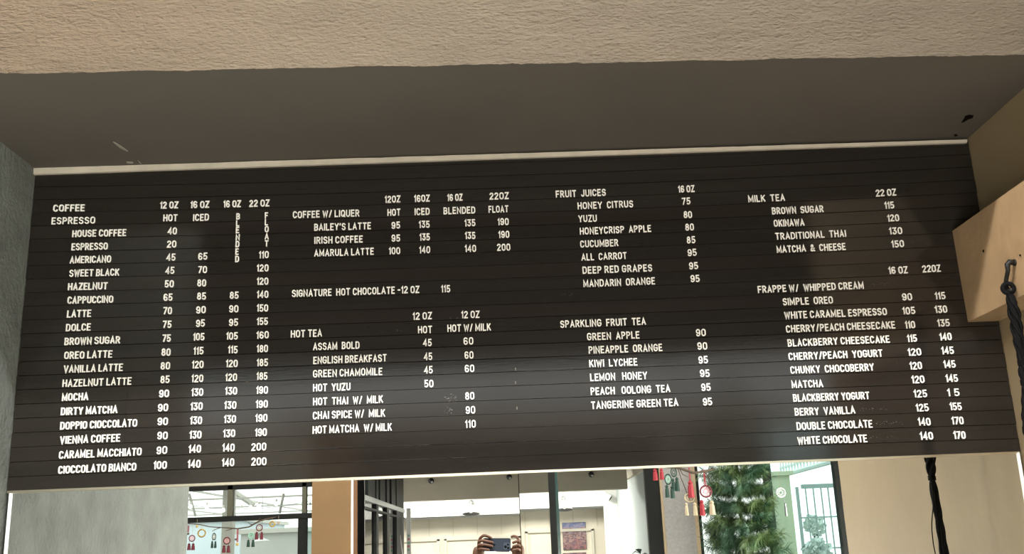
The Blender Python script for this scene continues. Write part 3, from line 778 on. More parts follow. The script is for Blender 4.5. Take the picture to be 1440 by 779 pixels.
# white cylinder spotlight on the pier
p = seen(853, 696, 12.45); p.y = -6.94
o = empty('cylinder_spotlight', p, 'white cylinder spotlight on the bright pier', 'spotlight')
MB().tube([p, p+Vector((0,.06,.0))], .012).build('mount', M['white'], o)
q = p+Vector((0,.07,0)); dd = Vector((.75,.35,-.55)).normalized()
MB().lathe(q-dd*.04, [(0,0),(.036,0),(.038,.01),(.038,.095),(.032,.1)], ax=dd, n=18).build('housing', M['shade_w'], o)
MB().lathe(q-dd*.04, [(.032,.099),(.020,.085),(0,.085)], ax=dd, n=18).build('lens', M['shade_in'], o)
# two wall lamps with cone shades on the lintel
def cone_lamp(u, v, label):
    p = seen(u, v, 12.4); p.y = -6.94
    o = empty('wall_lamp', p, label, 'lamp', 'cone wall lamps on the bright lintel')
    MB().lathe(p, [(0,.0),(.030,0),(.030,.018),(.012,.03),(.012,.10)], ax=(0,1,0), n=14).build('wall_mount', M['steel_g'], o)
    q = p+Vector((.0, .12, 0))
    MB().tube([p+Vector((0,.09,0)), q, q-Vector((0,0,.035))], .012).build('neck', M['steel_g'], o)
    s = q-Vector((0,0,.03)); ax = Vector((0,.18,-1)).normalized()
    shd = MB().lathe(s, [(.018,0),(.022,.03),(.040,.05),(.100,.105),(.106,.112)], ax=ax, n=24).build('shade', M['shade_w'], o, True)
    MB().lathe(s, [(.104,.112),(.097,.104),(.036,.052),(.0,.05)], ax=ax, n=24).build('shade_lining', M['shade_in'], shd, True)
    mb = MB().lathe(s+ax*.075, [(.026*sin(pi*i/8), -.026*cos(pi*i/8)) for i in range(9)], ax=ax, n=12)
    mb.build('bulb', M['bulb'], shd, True)
cone_lamp(662, 706, 'white cone wall lamp on bright lintel, left of the black post')
cone_lamp(793, 699, 'white cone wall lamp half hidden by the black post')
# framed pictures
def picture(u0, v0, u1, v1, label, pal):
    a = seen(u0, v0, 12.8); b = seen(u1, v1, 12.8)
    o = empty('picture', ((a.x+b.x)/2, -7.3, b.z), label, 'picture')
    m = bpy.data.materials.new('picture_print'); m.use_nodes = True
    nt = m.node_tree; N = nt.nodes; L = nt.links
    tc = N.new('ShaderNodeTexCoord'); n1 = N.new('ShaderNodeTexNoise'); n1.inputs['Scale'].default_value = 22; n1.inputs['Detail'].default_value = 5
    mp = N.new('ShaderNodeMapping'); mp.inputs['Rotation'].default_value = (0, .6, 0); mp.inputs['Scale'].default_value = (1, 1, 1.9)
    L.new(tc.outputs['Object'], mp.inputs['Vector']); L.new(mp.outputs['Vector'], n1.inputs['Vector'])
    sp = N.new('ShaderNodeSeparateXYZ'); L.new(tc.outputs['Object'], sp.inputs[0])
    mr = N.new('ShaderNodeMapRange'); mr.inputs['From Min'].default_value = b.z; mr.inputs['From Max'].default_value = a.z
    mr.inputs['To Min'].default_value = -.42; mr.inputs['To Max'].default_value = .42
    L.new(sp.outputs['Z'], mr.inputs[0]); ad = N.new('ShaderNodeMath'); ad.operation = 'ADD'
    L.new(n1.outputs['Fac'], ad.inputs[0]); L.new(mr.outputs[0], ad.inputs[1])
    r = N.new('ShaderNodeValToRGB'); r.color_ramp.interpolation = 'CONSTANT'
    while len(r.color_ramp.elements) < len(pal): r.color_ramp.elements.new(.5)
    for i, c in enumerate(pal):
        r.color_ramp.elements[i].position = i/len(pal)*.95; r.color_ramp.elements[i].color = (*c, 1)
    L.new(ad.outputs[0], r.inputs['Fac']); L.new(r.outputs['Color'], N['Principled BSDF'].inputs['Base Color'])
    MB().box((a.x, -7.298, b.z), (b.x, -7.282, a.z)).build('board', M['steel'], o)
    MB().box((a.x+.003, -7.282, b.z+.003), (b.x-.003, -7.281, a.z-.003)).build('print', m, o)
pal = [(.10,.06,.07),(.30,.13,.12),(.16,.10,.12),(.36,.22,.19),(.14,.09,.10),(.30,.20,.20),(.22,.22,.32),(.13,.15,.27)]
picture(791, 734, 826, 771, 'small picture of a crowded townscape under dusk sky', pal)
picture(792, 777, 827, 812, 'lower picture partly cut off under the townscape picture', pal[::-1])
# plant top by the side wall
p = seen(901, 775, 9.6)
o = empty('potted_plant', (p.x, p.y, 0), 'grey green leafy plant top at the foot of the side wall', 'plant')
MB().lathe((p.x, p.y, .0), [(0,0),(.07,0),(.09,.24),(.08,.24),(.07,.20),(0,.20)], n=20).build('pot', M['pot'], o)
MB().tube([(p.x, p.y, .3), (p.x+.01, p.y, 1.0), (p.x, p.y, 1.68)], [.02,.016,.008]).build('stem', M['bark'], o)
rl = random.Random(4)
for k in range(26):
    a = rl.random()*2*pi; z = 1.25+.5*rl.random(); ln = .10; d = Vector((cos(a), sin(a), rl.uniform(.1, .8))).normalized()
    s = Vector((p.x, p.y, z)); sd = d.cross(Vector((0,0,1))).normalized()*.035; m_ = s+d*ln*.5+Vector((0,0,.012)); e = s+d*ln+Vector((0,0,-.03))
    MB().raw([s, m_+sd, e, m_-sd, m_+Vector((0,0,.006))], [(0,1,4),(1,2,4),(2,3,4),(3,0,4)]).build('leaf', M['leaf'], o)

# ================================================================== festive things by the windows
def tassel(mb, top, ln, w):
    top = Vector(top)
    mb.lathe(top, [(w*.15, 0), (w*.42, -.12*ln), (w*.28, -.22*ln), (w*.42, -.34*ln), (w*.52, -ln), (0, -ln)], n=8)
def catcher(u, v, rpx, Y, ringm, webm, tass, label, group, strings=14, ribbon_m=None, sx=1.0, tm=None):
    c = seen(u, v, Y); R = rpx*Y/FPX
    o = empty('dreamcatcher', c, label, 'ornament', group)
    MB().ring(c, R, R*.13+.0008, n=22, sx=sx).build('hoop', M[ringm], o, True)
    web = MB()
    for k in range(8):
        a = pi*k/8*2; b = a+pi*2*3/8
        web.tube([c+Vector((cos(a)*R*sx, .0, sin(a)*R)), c+Vector((cos(b)*R*sx, 0, sin(b)*R))], R*.035+.0003, n=4)
    web.ring(c, R*.38, R*.05+.0003, n=12, m=4, sx=sx)
    web.build('web', M[webm], o)
    top = c+Vector((0, 0, R+strings*Y/FPX))
    if ribbon_m:
        MB().box((c.x-.006, c.y-.001, c.z+R), (c.x-.001, c.y+.001, top.z)).box((c.x+.002, c.y-.001, c.z+R), (c.x+.006, c.y+.001, top.z)).build('ribbon', M[ribbon_m], o)
    else:
        MB().tube([c+Vector((0,0,R)), top], .0008, n=5).build('string', M['natural'], o)
    for (tu, tv, ln, w, m) in tass:
        p = seen(tu, tv, Y); L_ = ln*Y/FPX
        MB().tube([c+Vector((p.x-c.x, 0, -R*.75)) if abs(p.x-c.x) < R else c+Vector(((1 if p.x > c.x else -1)*R*.8*sx, 0, -R*.6)), p], .0009, n=5).build('cord', M[m], o)
        mb = MB(); tassel(mb, p, L_, w*Y/FPX); mb.build('tassel', M[m], o)
    return o
YO = 6.62
bp = [(236,735),(256,735.5),(281,737.5),(295,740.8),(316,742),(334,743.5),(350,741),(364,733),(374,730),(388,727)]
br = empty('hanging_branch', seen(334, 743, YO), 'thin bare branch strung across the left window with ornaments', 'branch')
MB().tube([seen(u, v, YO) for u, v in bp], [.002,.0025,.003,.003,.0035,.0045,.0045,.005,.0045,.003], n=7).build('stem', M['twig'], br)
for tw in ([(310,742),(304,744),(298,747)], [(328,743),(322,745),(317,746.5)], [(365,733),(363,731),(366,729)], [(356,738),(352,737),(349,735)]):
    MB().tube([seen(u, v, YO) for u, v in tw], [.003,.0025,.0015], n=5).build('twig', M['twig'], br)
g = None
catcher(270, 757, 3.9, YO, 'dred', 'pink', [(266,764,9,5,'dred'),(271.8,764,9,5,'dred')], 'pink dreamcatcher at the left end of the branch', g, 15)
catcher(301, 754.5, 4.2, YO, 'green', 'natural', [(298.5,761,9,3.6,'green'),(303,761,9,3.6,'green')], 'narrow oval dreamcatcher with two green tassels on the branch', g, 8, sx=.62)
catcher(319, 760.3, 4.3, YO, 'dred', 'pink', [(315,767,9.5,5,'dred'),(321.5,767,9.5,5,'dred')], 'pink dreamcatcher hanging lowest, at the middle of the branch', g, 13)
catcher(353.3, 753.3, 3.9, YO, 'lgreen', 'lgreen', [(349.3,759,9.5,4.5,'green'),(356,759,9.5,4.5,'green')], 'light green dreamcatcher with dark green tassels on the branch', g, 9)
catcher(364.7, 742, 4.1, YO, 'dred', 'natural', [(361,748,10,4.5,'dred'),(368,748,10,4.5,'dred')], 'red hoop dreamcatcher with red tassels, right on the branch', g, 6)
def wreath(u, v, r, label, cord=10):
    c = seen(u, v, YO)
    o = empty('wreath', c, label, 'wreath')
    MB().ring(c, r*YO/FPX, .0045, n=18).build('hoop', M['gold'], o, True)
    mb = MB()
    for k in range(12):
        a = 2*pi*k/12; mb.lathe(c+Vector((cos(a), 0, sin(a)))*(r*YO/FPX)+Vector((0,.003,0)), [(0,-.006),(.0055,0),(0,.006)], n=6)
    mb.build('berries', M['gold'], o)['kind'] = 'stuff'
    MB().tube([c+Vector((0,0,r*YO/FPX)), c+Vector((0,0,(r+cord)*YO/FPX))], .0008, n=5).build('string', M['natural'], o)
wreath(283.7, 749.7, 4.9, 'gold berry wreath hanging from the branch')
wreath(383, 737, 3.2, 'small gold ring hanging near the right end of the branch', 4)
def star(u, v, r, m, label, ribbon=None, Y=YO):
    c = seen(u, v, Y); R = r*Y/FPX
    o = empty('star_ornament', c, label, 'ornament')
    vs = [c+Vector((0,.004,0)), c-Vector((0,.004,0))]+[c+Vector((sin(pi*k/5)*(R if k % 2 == 0 else R*.42), 0, cos(pi*k/5)*(R if k % 2 == 0 else R*.42))) for k in range(10)]
    fs = []
    for k in range(10):
        a, b = 2+k, 2+(k+1) % 10; fs += [(0, a, b), (1, b, a)]
    MB().raw(vs, fs).build('star', M[m], o)
    if ribbon: 
        t = seen(u, ribbon[1], Y)
        MB().box((c.x-.0055, c.y-.001, c.z+R*.8), (c.x-.001, c.y+.001, t.z)).box((c.x+.001, c.y-.001, c.z+R*.8), (c.x+.0055, c.y+.001, t.z)).build('ribbon', M[ribbon[0]], o)
    else:
        MB().tube([c+Vector((0,0,R)), c+Vector((0,0,R+.03))], .0008, n=5).build('string', M['natural'], o)
star(333.7, 765.3, 3.6, 'gold', 'gold star under a red ribbon at the middle of the branch', ('red', 744))
star(331.8, 758.5, 2.6, 'twig', 'brown star just above the gold star')
star(264.6, 750.5, 2.8, 'twig', 'small brown star on a ribbon at the window edge', ('red', 739))
star(277, 740, 3.0, 'gold', 'small gold star above the berry wreath')
star(391.7, 735, 2.8, 'natural', 'pale star at the right tip of the branch')

# ornaments in front of the speckled panel
YR = 6.18
tb = empty('hanging_branch', seen(962, 661, YR), 'short brown branch in front of the speckled panel', 'branch')
MB().tube([seen(905, 650, YR), seen(930, 653, YR), seen(955, 655, YR), seen(975, 662, YR), seen(992, 660, YR), seen(1005, 656, YR)], [.006,.007,.008,.008,.007,.004], n=7).build('stem', M['twig'], tb)
for tw in ([(953,655),(958,670),(966,690),(972,705)], [(955,655),(960,664),(968,668)], [(990,660),(996,667),(1001,676)]):
    MB().tube([seen(u, v, YR) for u, v in tw], [.0035]+[.003]*(len(tw)-2)+[.0015], n=5).build('twig', M['twig'], tb)
g = None
def tasselthing(name, u, v, ln, w, m, label, ribbon=8):
    t = seen(u, v, YR)
    o = empty(name, t, label, 'ornament')
    MB().box((t.x-.005, t.y-.001, t.z-.002), (t.x-.001, t.y+.001, t.z+ribbon*YR/FPX)).box((t.x+.001, t.y-.001, t.z-.002), (t.x+.005, t.y+.001, t.z+ribbon*YR/FPX)).build('ribbon', M[m], o)
    mb = MB(); tassel(mb, t, ln*YR/FPX, w*YR/FPX); mb.build('tassel', M[m], o)
tasselthing('tassel_ornament', 921, 657, 15, 7, 'red', 'short red tassel next to the broad black post', 4)
tasselthing('tassel_ornament', 930, 656, 15, 6, 'red', 'short red tassel in front of the wooden edge', 4)
tasselthing('tassel_ornament', 970.5, 673, 23, 9, 'red', 'long bright red tassel under a ribbon on the short branch', 18)
catcher(939.6, 671, 6.6, YR, 'green', 'lgreen', [(937.5,679,17,6,'green'),(945,680,17,6,'green')], 'dark green dreamcatcher with two tassels by the black post', g, 12, sx=.68)
catcher(947.6, 661, 6.0, YR, 'green', 'green', [(946.3,670,17,5.5,'green'),(951.6,668,19,6,'green')], 'higher green dreamcatcher half hidden by the board edge', g, 6, sx=.65)
catcher(992.6, 688, 7.6, YR, 'dred', 'pink', [(986.5,700,21,7.5,'red'),(1000.5,701,19,8,'natural')], 'large red dreamcatcher with one red and one jute tassel', g, 22, ribbon_m='red')
catcher(969.5, 697, 5.4, YR, 'natural', 'natural', [(965,704,17,5,'natural'),(977,704,17,6,'natural')], 'natural jute dreamcatcher hanging under the red tassel', g, 16, sx=1.15)
catcher(1098, 690, 6.0, 6.7, 'shade_w', 'edge', [(1104,704,18,3.5,'steel_g')], 'white dreamcatcher hanging before the cyan window glass', g, 30)

# pine tree, standing on the floor before the window
tp = seen(1042, 720, 6.5)
tree = empty('pine_tree', (tp.x, tp.y, 0), 'slim green artificial pine tree in front of the windows', 'tree')
def trunk_x(z): 
    a = seen(1036, 660, 6.35); b = seen(1044, 779, 6.35); t = (z-b.z)/(a.z-b.z)
    return tp.x
MB().tube([(tp.x, tp.y, .05), (tp.x, tp.y, 2.95)], [.022, .006]).build('trunk', M['bark'], tree)
MB().lathe((tp.x, tp.y, 0), [(0,0),(.16,0),(.18,.28),(.16,.28),(.15,.24),(0,.24)], n=20).build('pot', M['pot'], tree)
def branch_mesh(seed, ln, npr, m):
    rb = random.Random(seed); mb = MB()
    pts = [(ln*t, 0, ln*(.12*t+.10*t*t)) for t in (0, .35, .7, 1)]
    mb.tube(pts, [.0035,.003,.0025,.0015], n=4)
    for k in range(npr):
        t = .12+.9*rb.random()**.8
        o = Vector((ln*t, 0, ln*(.12*t+.10*t*t)))
        a = rb.random()*2*pi; fwd = rb.uniform(.35, 1.1)
        d = Vector((fwd, cos(a), sin(a)*.9+.05)).normalized(); L_ = rb.uniform(.045, .085)
        sd = d.orthogonal().normalized()*.0009
        e = o+d*L_+Vector((0, 0, -.012))
        mid = o+d*L_*.55
        mb.raw([o-sd, o+sd, mid+sd, mid-sd, e], [(0,1,2,3), (3,2,4)])
    me = bpy.data.meshes.new('branch'); me.from_pydata(mb.v, [], mb.f); me.update(); me.materials.append(m)
    return me
bms = [branch_mesh(s, .17+.03*(s % 3), 230, M['needle'] if s % 2 else M['needle2']) for s in range(6)]
rt = random.Random(21)
NB = 290
for k in range(NB):
    z = .5+2.35*(k/110) if k < 110 else 1.70+.72*((k-110)/(NB-110))
    tier = .105
    z = round(z/tier)*tier+rt.uniform(-.010, .010)
    o = bpy.data.objects.new('branch', bms[rt.randrange(6)]); C.objects.link(o); o.parent = tree
    s = max(.35, min(1.5, 1.12-.32*(z-1.6)))*rt.uniform(.8, 1.12)
    o.location = (0, 0, z); o.scale = (s, s, s)
    o.rotation_euler = (rt.uniform(-.4, .4), rt.uniform(-.18, .22), k*2.39996+rt.uniform(-.2, .2))

# ================================================================== outside the windows
structure('ground', MB().box((-30, -45, -.2), (30, -7.6, -.1)).box((-30, -7.6, -.2), (-3.6, 8, -.1)).box((3.6, -7.6, -.2), (30, 8, -.1)), M['ground'])
# open roof shelter over the yard: sheets on rafters
sh = empty('yard_shelter', (-5, -8, 0), 'open yard shelter with rafters under pale roof sheets', 'shelter')
for k in range(5):
    Y = 9.6+2.1*k; y = 5.56-Y; z = zw+.64
    MB().box((-9.5, y-.03, z), (-1.75-.15*k, y+.03, z+.018)).build('rafter', M['galv'], sh)
for k in range(4):
    x = -7.8+1.45*k
    MB().box((x-.012, -13.2, zw+.72), (x+.012, -3.9, zw+.74)).build('purlin', M['galv'], sh)
p0, p1 = seen(330, 692, 12), seen(357, 710, 12)
MB().tube([p0, p1], .035, n=6).build('brace', M['galv'], sh)
p0, p1 = seen(266, 694, 9.6), seen(275, 726, 9.6)
MB().tube([p0, p1], .012, n=6).build('brace', M['galv'], sh)
p0, p1 = seen(399, 694, 9.6), seen(393, 722, 9.6)
MB().tube([p0, p1], .012, n=6).build('brace', M['galv'], sh)
for x in (-9.3, -2.6):
    MB().box((x-.05, -13.2, 0), (x+.05, -13.1, zw+.64)).box((x-.05, -4.2, 0), (x+.05, -4.1, zw+.64)).build('post', M['galv'], sh)
# festoon lights
f0 = seen(255, 709, 7.9); f1 = seen(445, 703, 7.9)
st = empty('festoon_cable', f0, 'thin cable of festoon lights outside the left window', 'cable')
MB().tube([f0.lerp(f1, t)-Vector((0, 0, .05*sin(pi*t))) for t in [i/12 for i in range(13)]], .0025, n=5).build('wire', M['steel_g'], st)
for i, (u, v) in enumerate(((268,712),(291,713),(314,717),(340,717),(352.5,713.5),(364,712),(388.5,708),(436,713))):
    c = seen(u, v, 7.9)
    o = empty('festoon_bulb', c, ['white festoon bulb at the left wall edge','white festoon bulb second from the left wall','white festoon bulb just left of the first muntin','white festoon bulb just right of the first muntin','white festoon bulb second right of the first muntin','white festoon bulb hanging at the middle of the transom pane','white festoon bulb hanging left of the second muntin','white festoon bulb in the small right pane'][i], 'light bulb', 'festoon bulbs')
    MB().lathe(c, [(0,-.020),(.011,-.016),(.016,-.005),(.013,.006),(.007,.016)], n=12).build('globe', M['bulb'], o, True)
    MB().lathe(c, [(.008,.014),(.008,.034),(0,.036)], n=10).build('socket', M['shade_w'], o)
# lamp shade outside
c = seen(368, 761, 8.4)
o = empty('outdoor_lamp', c, 'wide white lamp shade hanging outside the left window', 'lamp')
MB().lathe(c, [(.066,0),(.058,.008),(.02,.022),(.008,.03),(.008,.05)], n=22).build('shade', M['shade_w'], o, True)
MB().tube([c+Vector((0,0,.05)), c+Vector((0,0,.62))], .002, n=5).build('cord', M['steel_g'], o)
# neighbours
def nb(name, u0, u1, v, Y, m, label, dep=4):
    a = seen(u0, v, Y); b = seen(u1, v, Y)
    o = empty(name, ((a.x+b.x)/2, a.y, 0), label, 'building')
    MB().box((a.x, a.y-dep, 0), (b.x, a.y, a.z)).build('wall', M[m], o)
    MB().box((a.x-.08, a.y-dep-.08, a.z), (b.x+.08, a.y+.08, a.z+.07)).build('roof_edge', M['galv'], o)
    for k in range(3):
        x = a.x+(b.x-a.x)*(k+.5)/3
        MB().box((x-.4, a.y, .6), (x+.4, a.y+.02, 1.3)).build('window', M['steel'], o)
    return o
nb('building', 339, 470, 751, 17, 'nwall', 'grey rendered building seen low through the left window')
nb('building', 180, 338, 739, 20, 'bluewall', 'pale blue grey building at the left behind the ornaments')
nb('building', 560, 640, 690, 30, 'nwall', 'distant grey building behind the partition')
# right: railing, barred window, pilaster
A = seen(1098, 671, 13.6); B = seen(1174, 646, 10.9)
bal = empty('balcony_railing', A, 'pale balustrade sloping away above the barred window', 'railing')
A.z = B.z = zw+.90
MB().tube([A, B], .022, n=6).build('top_rail', M['wrail'], bal)
A2, B2 = A-Vector((0,0,.19)), B-Vector((0,0,.19))
MB().tube([A2, B2], .028, n=6).build('bottom_rail', M['wrail'], bal)
for k in range(17):
    t = (k+.5)/17; a = A2.lerp(B2, t); b = A.lerp(B, t)
    MB().tube([a, a.lerp(b, .3), a.lerp(b, .5), a.lerp(b, .7), b], [.010,.010,.022,.010,.010], n=6).build('baluster', M['wrail'], bal)
gr = empty('barred_window', seen(1155, 779, 12), 'tall outdoor window grille of thin grey bars in white daylight', 'grille')
ztop = seen(1155, 682, 12).z
for u, w in ((1127,.035),(1139,.012),(1150,.012),(1161,.012),(1171,.012),(1184,.03)):
    a = seen(u, 740, 12)
    MB().box((a.x-w/2, a.y-.01, .9), (a.x+w/2, a.y+.01, ztop)).build('bar', M['gridbar'], gr)
for v, h in ((683,.05),(727,.018),(771,.018)):
    a = seen(1127, v, 12); b = seen(1184, v, 12)
    MB().box((a.x, a.y-.015, a.z-h/2), (b.x, a.y+.015, a.z+h/2)).build('crossbar', M['gridbar'], gr)
a, b = seen(1096, 700, 12.5), seen(1114, 700, 12.5)
o = empty('pilaster', (a.x, a.y, 0), 'pale green pilaster left of the barred window', 'pillar')
MB().box((a.x, a.y-.3, 0), (b.x, a.y, zw+.66)).build('shaft', M['pale_green'], o)
MB().box((a.x-.04, a.y-.34, zw+.66), (b.x+.04, a.y+.04, zw+.71)).build('capital', M['pale_green'], o)
def shrub(u, v, Y, r, n, label, m):
    c = seen(u, v, Y)
    o = empty('shrub', (c.x, c.y, 0), label, 'shrub')
    MB().tube([(c.x, c.y, -.1), (c.x, c.y, c.z-r*.3)], .03).build('stem', M['bark'], o)
    rs = random.Random(n); mb = MB()
    for k in range(n):
        d = Vector((rs.gauss(0,1), rs.gauss(0,1), rs.gauss(0,1))).normalized()*r*rs.random()**.4
        s = c+d; e = Vector((rs.uniform(-1,1), rs.uniform(-1,1), rs.uniform(-1,1))).normalized()*.09; w = e.orthogonal().normalized()*.03
        mb.raw([s-e*.5, s+w, s+e*.5, s-w], [(0,1,2,3)])
    mb.build('foliage', m, o)['kind'] = 'stuff'
shrub(1150, 778, 10.6, .16, 260, 'small garden shrub in front of the barred window', M['wrail'])
shrub(1146, 737, 13.5, .14, 120, 'pale foliage seen through the window bars', M['wrail'])
shrub(519, 757, 15.0, .5, 700, 'green shrub seen through the steel partition glass', M['lgreen'])

# ================================================================== black cord bundle on an iron hook
hook = empty('iron_hook', (1.3386, 2.473, EYE.z+.655), 'black wrought iron hook fixed to the tan block', 'hook')
H = Vector((1.3386, 2.473, EYE.z+.655))
hp = [H, H+Vector((-.014,.0,.002)), H+Vector((-.020,0,-.004)), H+Vector((-.021,0,-.020)), H+Vector((-.017,.016,-.028)), H+Vector((-.015,.030,-.040)), H+Vector((-.015,.032,-.058)), H+Vector((-.016,.020,-.070)), H+Vector((-.018,.004,-.070))]
MB().tube(hp, [.0075,.0075,.007,.0055,.0055,.0055,.0055,.005,.004], n=10).build('shank', M['iron'], hook, True)
MB().lathe(H, [(0,.0),(.009,.0),(.009,-.003),(.006,-.005),(0,-.005)], ax=(1,0,0), n=14).build('wall_plate', M['iron'], hook)
cord = empty('cord_bundle', (1.320, 2.478, EYE.z+.56), 'long bundle of black knotted cords hanging from the iron hook', 'cord')
def lerp3(keys, z):
    for i in range(len(keys)-1):
        if keys[i][0] >= z >= keys[i+1][0]:
            t = (keys[i][0]-z)/(keys[i][0]-keys[i+1][0]); return [keys[i][j]+(keys[i+1][j]-keys[i][j])*t for j in (1,2,3)]
    return list(keys[-1][1:]) if z < keys[-1][0] else list(keys[0][1:])
zz = EYE.z
#        z      x      y     radius
CK = [(zz+.578,1.320,2.490,.006),(zz+.555,1.319,2.485,.013),(zz+.52,1.318,2.480,.0165),(zz+.46,1.316,2.477,.015),(zz+.42,1.315,2.476,.0105),(zz+.395,1.313,2.475,.007),(zz+.37,1.312,2.475,.012),(zz+.345,1.311,2.474,.007),(zz+.315,1.310,2.474,.012),(zz+.28,1.308,2.474,.017),
      (zz+.235,1.304,2.473,.0195),(zz+.20,1.303,2.472,.018),(zz+.165,1.302,2.471,.013),(zz+.148,1.3015,2.470,.0075),(zz+.12,1.302,2.470,.011),(zz+.08,1.303,2.470,.014),(zz+.0,1.305,2.470,.0125),(zz-.10,1.307,2.470,.014),(zz-.45,1.310,2.470,.018),(zz-.75,1.310,2.47,.012)]
rc = random.Random(9)
# ring that hangs over the hook
MB().ring((1.3200, 2.492, EYE.z+.592), .0130, .0060, ax=(.25,.95,.0), n=22, m=8).build('top_loop', M['cord'], cord, True)
NS = 13
for s_ in range(NS):
    pts = []; z = CK[0][0]-.004; ph = 2*pi*s_/NS; core = s_ % 3 == 0
    while z > CK[-1][0]+rc.uniform(0, .08):
        x, y, r = lerp3(CK, z)
        tw = 38 if z > EYE.z+.14 else 7
        a = ph+tw*(CK[0][0]-z)
        q = r*(.30 if core else .72)*(1+.12*sin(z*90+s_))
        pts.append((x+q*cos(a), y+q*sin(a), z)); z -= .011
    MB().tube(pts, .0036 if not core else .0052, n=6).build('strand', M['cord'], cord, True)
for (z, r) in ((zz+.395,.008),(zz+.345,.008),(zz+.148,.0095)):
    x, y, _ = lerp3(CK, z)
    for j in (-1, 0, 1):
        MB().ring((x, y, z+j*.0045), r, .0028, ax=(0,.1,1), n=16, m=6).build('knot_wrap', M['cord'], cord, True)
pts = []
for i in range(26):
    z = zz+.115-.02*i; x, y, r = lerp3(CK, z)
    pts.append((x-.008-.020*min(1, i/8)+.003*sin(i*.7), y+.004*sin(i), z))
MB().tube(pts, .0017, n=6).build('loose_strand', M['cord'], cord, True)

# ================================================================== room lamps and added fill lights
def luminaire(name, a, b, label, aim):
    o = empty(name, Vector(a).lerp(Vector(b), .5), label, 'lamp')
    return o
o = luminaire('ceiling_luminaire', (-2.6,1.0,4.38), (2.6,1.0,4.38), 'long white ceiling luminaire above the counter', None)
MB().box((-2.62, .92, 4.36), (2.62, 1.08, 4.40)).build('housing', M['white'], o)
MB().box((-2.6, .96, 4.345), (2.6, 1.04, 4.36)).build('diffuser', M['fixture'], o)
area('ceiling_luminaire_light', (0, 1.0, 4.338), (0, 0, 0), 5.2, .05, CEIL_TUBE*6, (.93,.97,1.0))
o = empty('fill_box', (.05, -1.0, 0), 'long light box added behind the person, out of view', 'light box')  # added case that carries the frontal fill light
MB().box((-.95, -1.22, 0), (1.05, -.80, .55)).build('base', M['rail_white'], o)
MB().box((-.95, -1.22, 1.62), (1.05, -.80, 1.66)).build('lid', M['rail_white'], o)
for x in (-.95, 1.03): MB().box((x, -1.22, .55), (x+.02, -.80, 1.62)).build('side', M['rail_white'], o)
MB().box((-.93, -1.20, .55), (1.03, -1.0, 1.62)).build('light_panel', M['fixture'], o)
for z in (.9, 1.25): MB().box((-.93, -1.0, z), (1.03, -.84, z+.01)).build('shelf', M['glass'], o)
area('fill_box_light', (.05, -.79, 1.09), (radians(90), 0, 0), 1.9, 1.0, FRONT_FILL, (1.0,.93,.84))
WB = Vector((-1.2, 1.38, 3.88))
o = empty('warm_pendant', WB, 'warm globe pendant hanging high in front of the left wall', 'lamp')
MB().lathe(WB, [(.045*sin(pi*i/10), -.045*cos(pi*i/10)) for i in range(11)], n=20).build('globe', mat('warm_globe', (.9,.8,.6), .4, emit=((1,.68,.38), 4)), o, True)
MB().tube([WB+Vector((0,0,.045)), Vector((WB.x, WB.y, 4.4))], .004).build('cord', M['steel'], o)
l = bpy.data.lights.new('warm_pendant_light', 'POINT'); l.energy = WARM_BULB; l.color = (1,.66,.38); l.shadow_soft_size = .048
lo = bpy.data.objects.new('warm_pendant_light', l); C.objects.link(lo); lo.location = WB
lo.parent = None
for i, (x, y) in enumerate(((-.9,-6.1),(.6,-6.1))):
    zc = ZC+.3
    o = empty('added_ceiling_panel', (x, y, zc), ['added unseen ceiling light panel at the left of the back room','added unseen ceiling light panel at the right of the back room'][i], 'lamp')
    MB().box((x-.32, y-.32, zc-.03), (x+.32, y+.32, zc)).build('frame', M['white'], o)
    MB().box((x-.3, y-.3, zc-.034), (x+.3, y+.3, zc-.03)).build('diffuser', M['fixture'], o)
    area('back_fill_light', (x, y, zc-.04), (0, 0, 0), .58, .58, BACK_FILL, (1.0,.98,.94))  # added fill for the back room

# ================================================================== the person holding the phone
RM = Matrix((CR, CF, CU)).transposed()      # phone frame: x right, y toward the mirror, z up
def ph(x, y, z): return EYE+RM @ Vector((x, y, z))
PM = Matrix.Translation(EYE) @ RM.to_4x4()
phone = empty('phone', ph(-.048, -.009, -.026), 'dark blue grey phone held sideways in both hands', 'phone')
def rbox(x0, x1, y0, y1, z0, z1, r, n=5):
    out = []
    for (cx, cz, a0) in ((x1-r, z1-r, 0), (x0+r, z1-r, 90), (x0+r, z0+r, 180), (x1-r, z0+r, 270)):
        for i in range(n+1):
            a = radians(a0+90*i/n); out.append((cx+r*cos(a), cz+r*sin(a)))
    m = len(out); vs = [PM @ Vector((x, y0, z)) for x, z in out]+[PM @ Vector((x, y1, z)) for x, z in out]
    return vs, [tuple(range(m)), tuple(reversed(range(m, 2*m)))]+[(i, i+m, (i+1) % m+m, (i+1) % m) for i in range(m)]
MB().raw(*rbox(-.123, .027, -.0125, -.0045, -.027, .045, .010)).build('body', M['phone'], phone)
MB().raw(*rbox(-.1205, .0245, -.0128, -.0124, -.0245, .0425, .008)).build('screen', M['black'], phone)
MB().raw(*rbox(-.012, .024, -.0046, -.0030, -.018, .020, .008)).build('camera_plate', mat('phone_plate', (.06,.075,.10), .2), phone); plate = bpy.data.objects['camera_plate']
for (x, z, r) in ((-.001, -.002, .0075), (.0135, -.0085, .006), (.012, .010, .005), (-.060, -.003+.012, .0045)):
    MB().lathe(ph(x, -.0032, z), [(0,0),(r,0),(r,.0016),(r*.8,.0018),(r*.72,.001),(0,.001)], ax=CF, n=20).build('lens', M['black'], plate)

